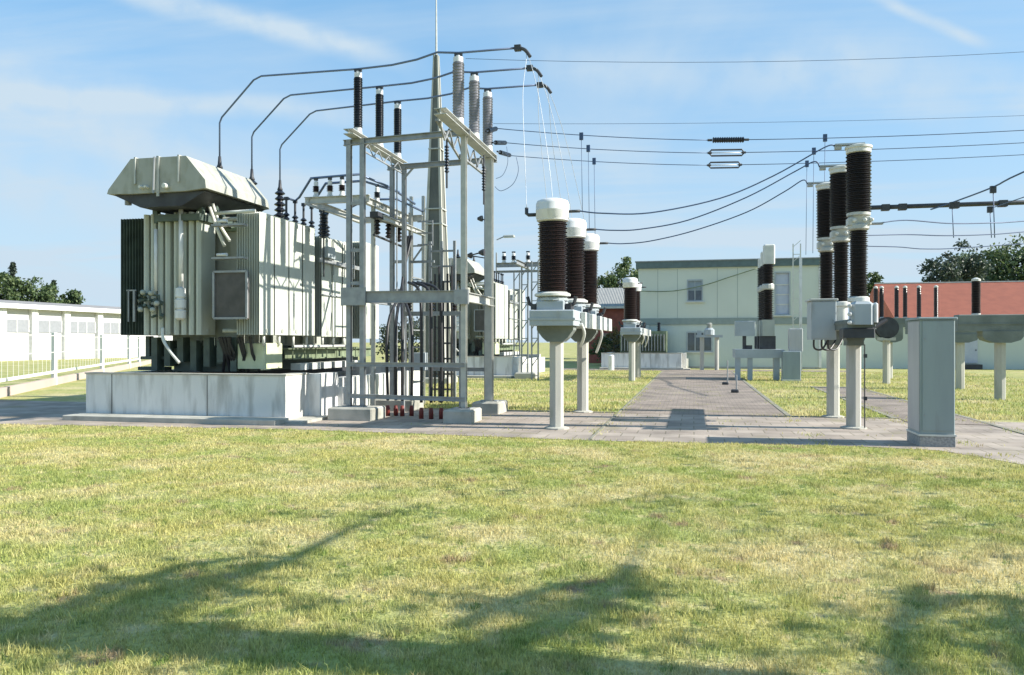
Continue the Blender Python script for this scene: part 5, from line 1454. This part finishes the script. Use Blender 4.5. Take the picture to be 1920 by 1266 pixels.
for i, (px, Y, py, rad, ml, lb) in enumerate(TRS):
    c = campt(px, 641, Y); hgt = EYE + (HOR - py) / FPX * Y
    con = 'conifer' in lb
    tree('conifer_tree' if con else 'deciduous_tree', lb, 'trees beyond the yard', c.x, c.y, hgt, rad, hgt * (.12 if con else .18), ml, 40 + i, 95 if not con else 60, 70, .36 if Y < 90 else .5, conic=con)
c = campt(1152, 650, 55)
tree('garden_shrub', 'yellowing shrub between the near and far current transformers', None, c.x, c.y, 2.6, 1.0, .2, 'leafy', 91, 30, 70, .16)
c = campt(1128, 650, 56)
tree('garden_shrub', 'green shrub left of the yellowing one', None, c.x, c.y, 2.2, 1.0, .2, 'leaf', 92, 30, 70, .16)
c = campt(770, 650, 60)
tree('garden_shrub', 'dark hedge like shrub seen through the gantry legs', None, c.x, c.y, 3.2, 2.4, .2, 'leafd', 93, 50, 80, .25)

# big tree behind the photographer on the right: its boughs shade the near lawn
Bt = thing('overhanging_tree', 'large sparse tree behind the viewer whose boughs shade the near lawn', 'tree', (12.0, -1.5, 0))
def lift(px, py, t):
    g0 = gp(px, py); return g0 + SUN * t
def bough(pts, r0, r1, t0, t1=None):
    t1 = t1 or t0
    q = [lift(px, py, t0 + (t1 - t0) * i / (len(pts) - 1)) for i, (px, py) in enumerate(pts)]
    return smooth_path(q, 4), r0, r1
tb = MB()
tb.tube(smooth_path([(12.0, -1.5, 0), (11.9, -1.4, 2.2), (11.3, -.9, 3.8), (10.3, .2, 4.8), tuple(lift(1700, 1330, 9.5))], 4), .34, 10, .24)
for pts, r0, r1, t0, t1 in [
    ([(1700, 1330), (1300, 1290), (960, 1252), (620, 1225), (300, 1200), (0, 1185), (-250, 1160)], .28, .21, 9.5, 9.0),
    ([(760, 1245), (930, 1210), (1060, 1160), (1140, 1110), (1180, 1060)], .11, .05, 9.3, 10.0),
    ([(1150, 1100), (1060, 1098), (930, 1138), (840, 1180)], .07, .035, 9.5, 9.5),
    ([(190, 1200), (250, 1140), (330, 1105), (430, 1082), (540, 1052)], .13, .06, 9.1, 9.5),
    ([(60, 1160), (180, 1118), (320, 1070), (430, 1050), (540, 1045)], .06, .03, 9.0, 9.2),
    ([(540, 1052), (640, 1000), (720, 965)], .05, .02, 9.5, 11.5),
    ([(1180, 1060), (1230, 980), (1270, 900)], .018, .008, 10, 13.5),
    ([(1700, 1330), (1680, 1240), (1690, 1160), (1720, 1100)], .07, .04, 9.5, 10.0),
    ([(1700, 1160), (1790, 1120), (1880, 1130), (1920, 1200), (1950, 1290)], .06, .04, 9.5, 10),
]:
    q, a, b = bough(pts, r0, r1, t0, t1)
    tb.tube(q, a, 8, b)
tb.build('trunk', M['bark'], Bt)
r = np.random.default_rng(5); Ls = []
for (px, py, sx, cnt) in [(290, 1120, .26, 190), (380, 1095, .16, 80), (240, 1160, .2, 90), (1140, 1110, .18, 90), (1080, 1150, .2, 70), (960, 1140, .2, 60), (1000, 1190, .2, 70), (1690, 1180, .22, 60), (1860, 1150, .22, 60), (1900, 1220, .26, 70),
                         (1690, 980, .5, 90), (1720, 1020, .45, 80), (1650, 900, .5, 50), (1250, 940, .3, 45), (1290, 860, .4, 35), (700, 970, .3, 50), (820, 915, .35, 40), (940, 880, .4, 35), (500, 1060, .2, 60), (1690, 1250, .24, 50), (600, 1230, .2, 80), (100, 1200, .25, 100), (850, 1245, .2, 60)]:
    c = lift(px, py, 9.6)
    Ls.append(np.array(c)[None] + r.normal(0, sx, (cnt, 3)))
Ls = np.concatenate(Ls); nl = len(Ls)
a = r.normal(0, 1, (nl, 3)); a /= np.linalg.norm(a, axis=1)[:, None]
b = np.cross(a, r.normal(0, 1, (nl, 3))); b /= np.linalg.norm(b, axis=1)[:, None]
sz = .15 * r.uniform(.6, 1.2, nl)[:, None]
V = np.stack([Ls - a * sz * .5, Ls + b * sz * .35, Ls + a * sz * .5, Ls - b * sz * .35], 1).reshape(-1, 3)
lf = MB(); lf.v = [tuple(x) for x in V]; lf.f = [(i * 4, i * 4 + 1, i * 4 + 2, i * 4 + 3) for i in range(nl)]
lf.build('crown', M['leaf'], Bt)
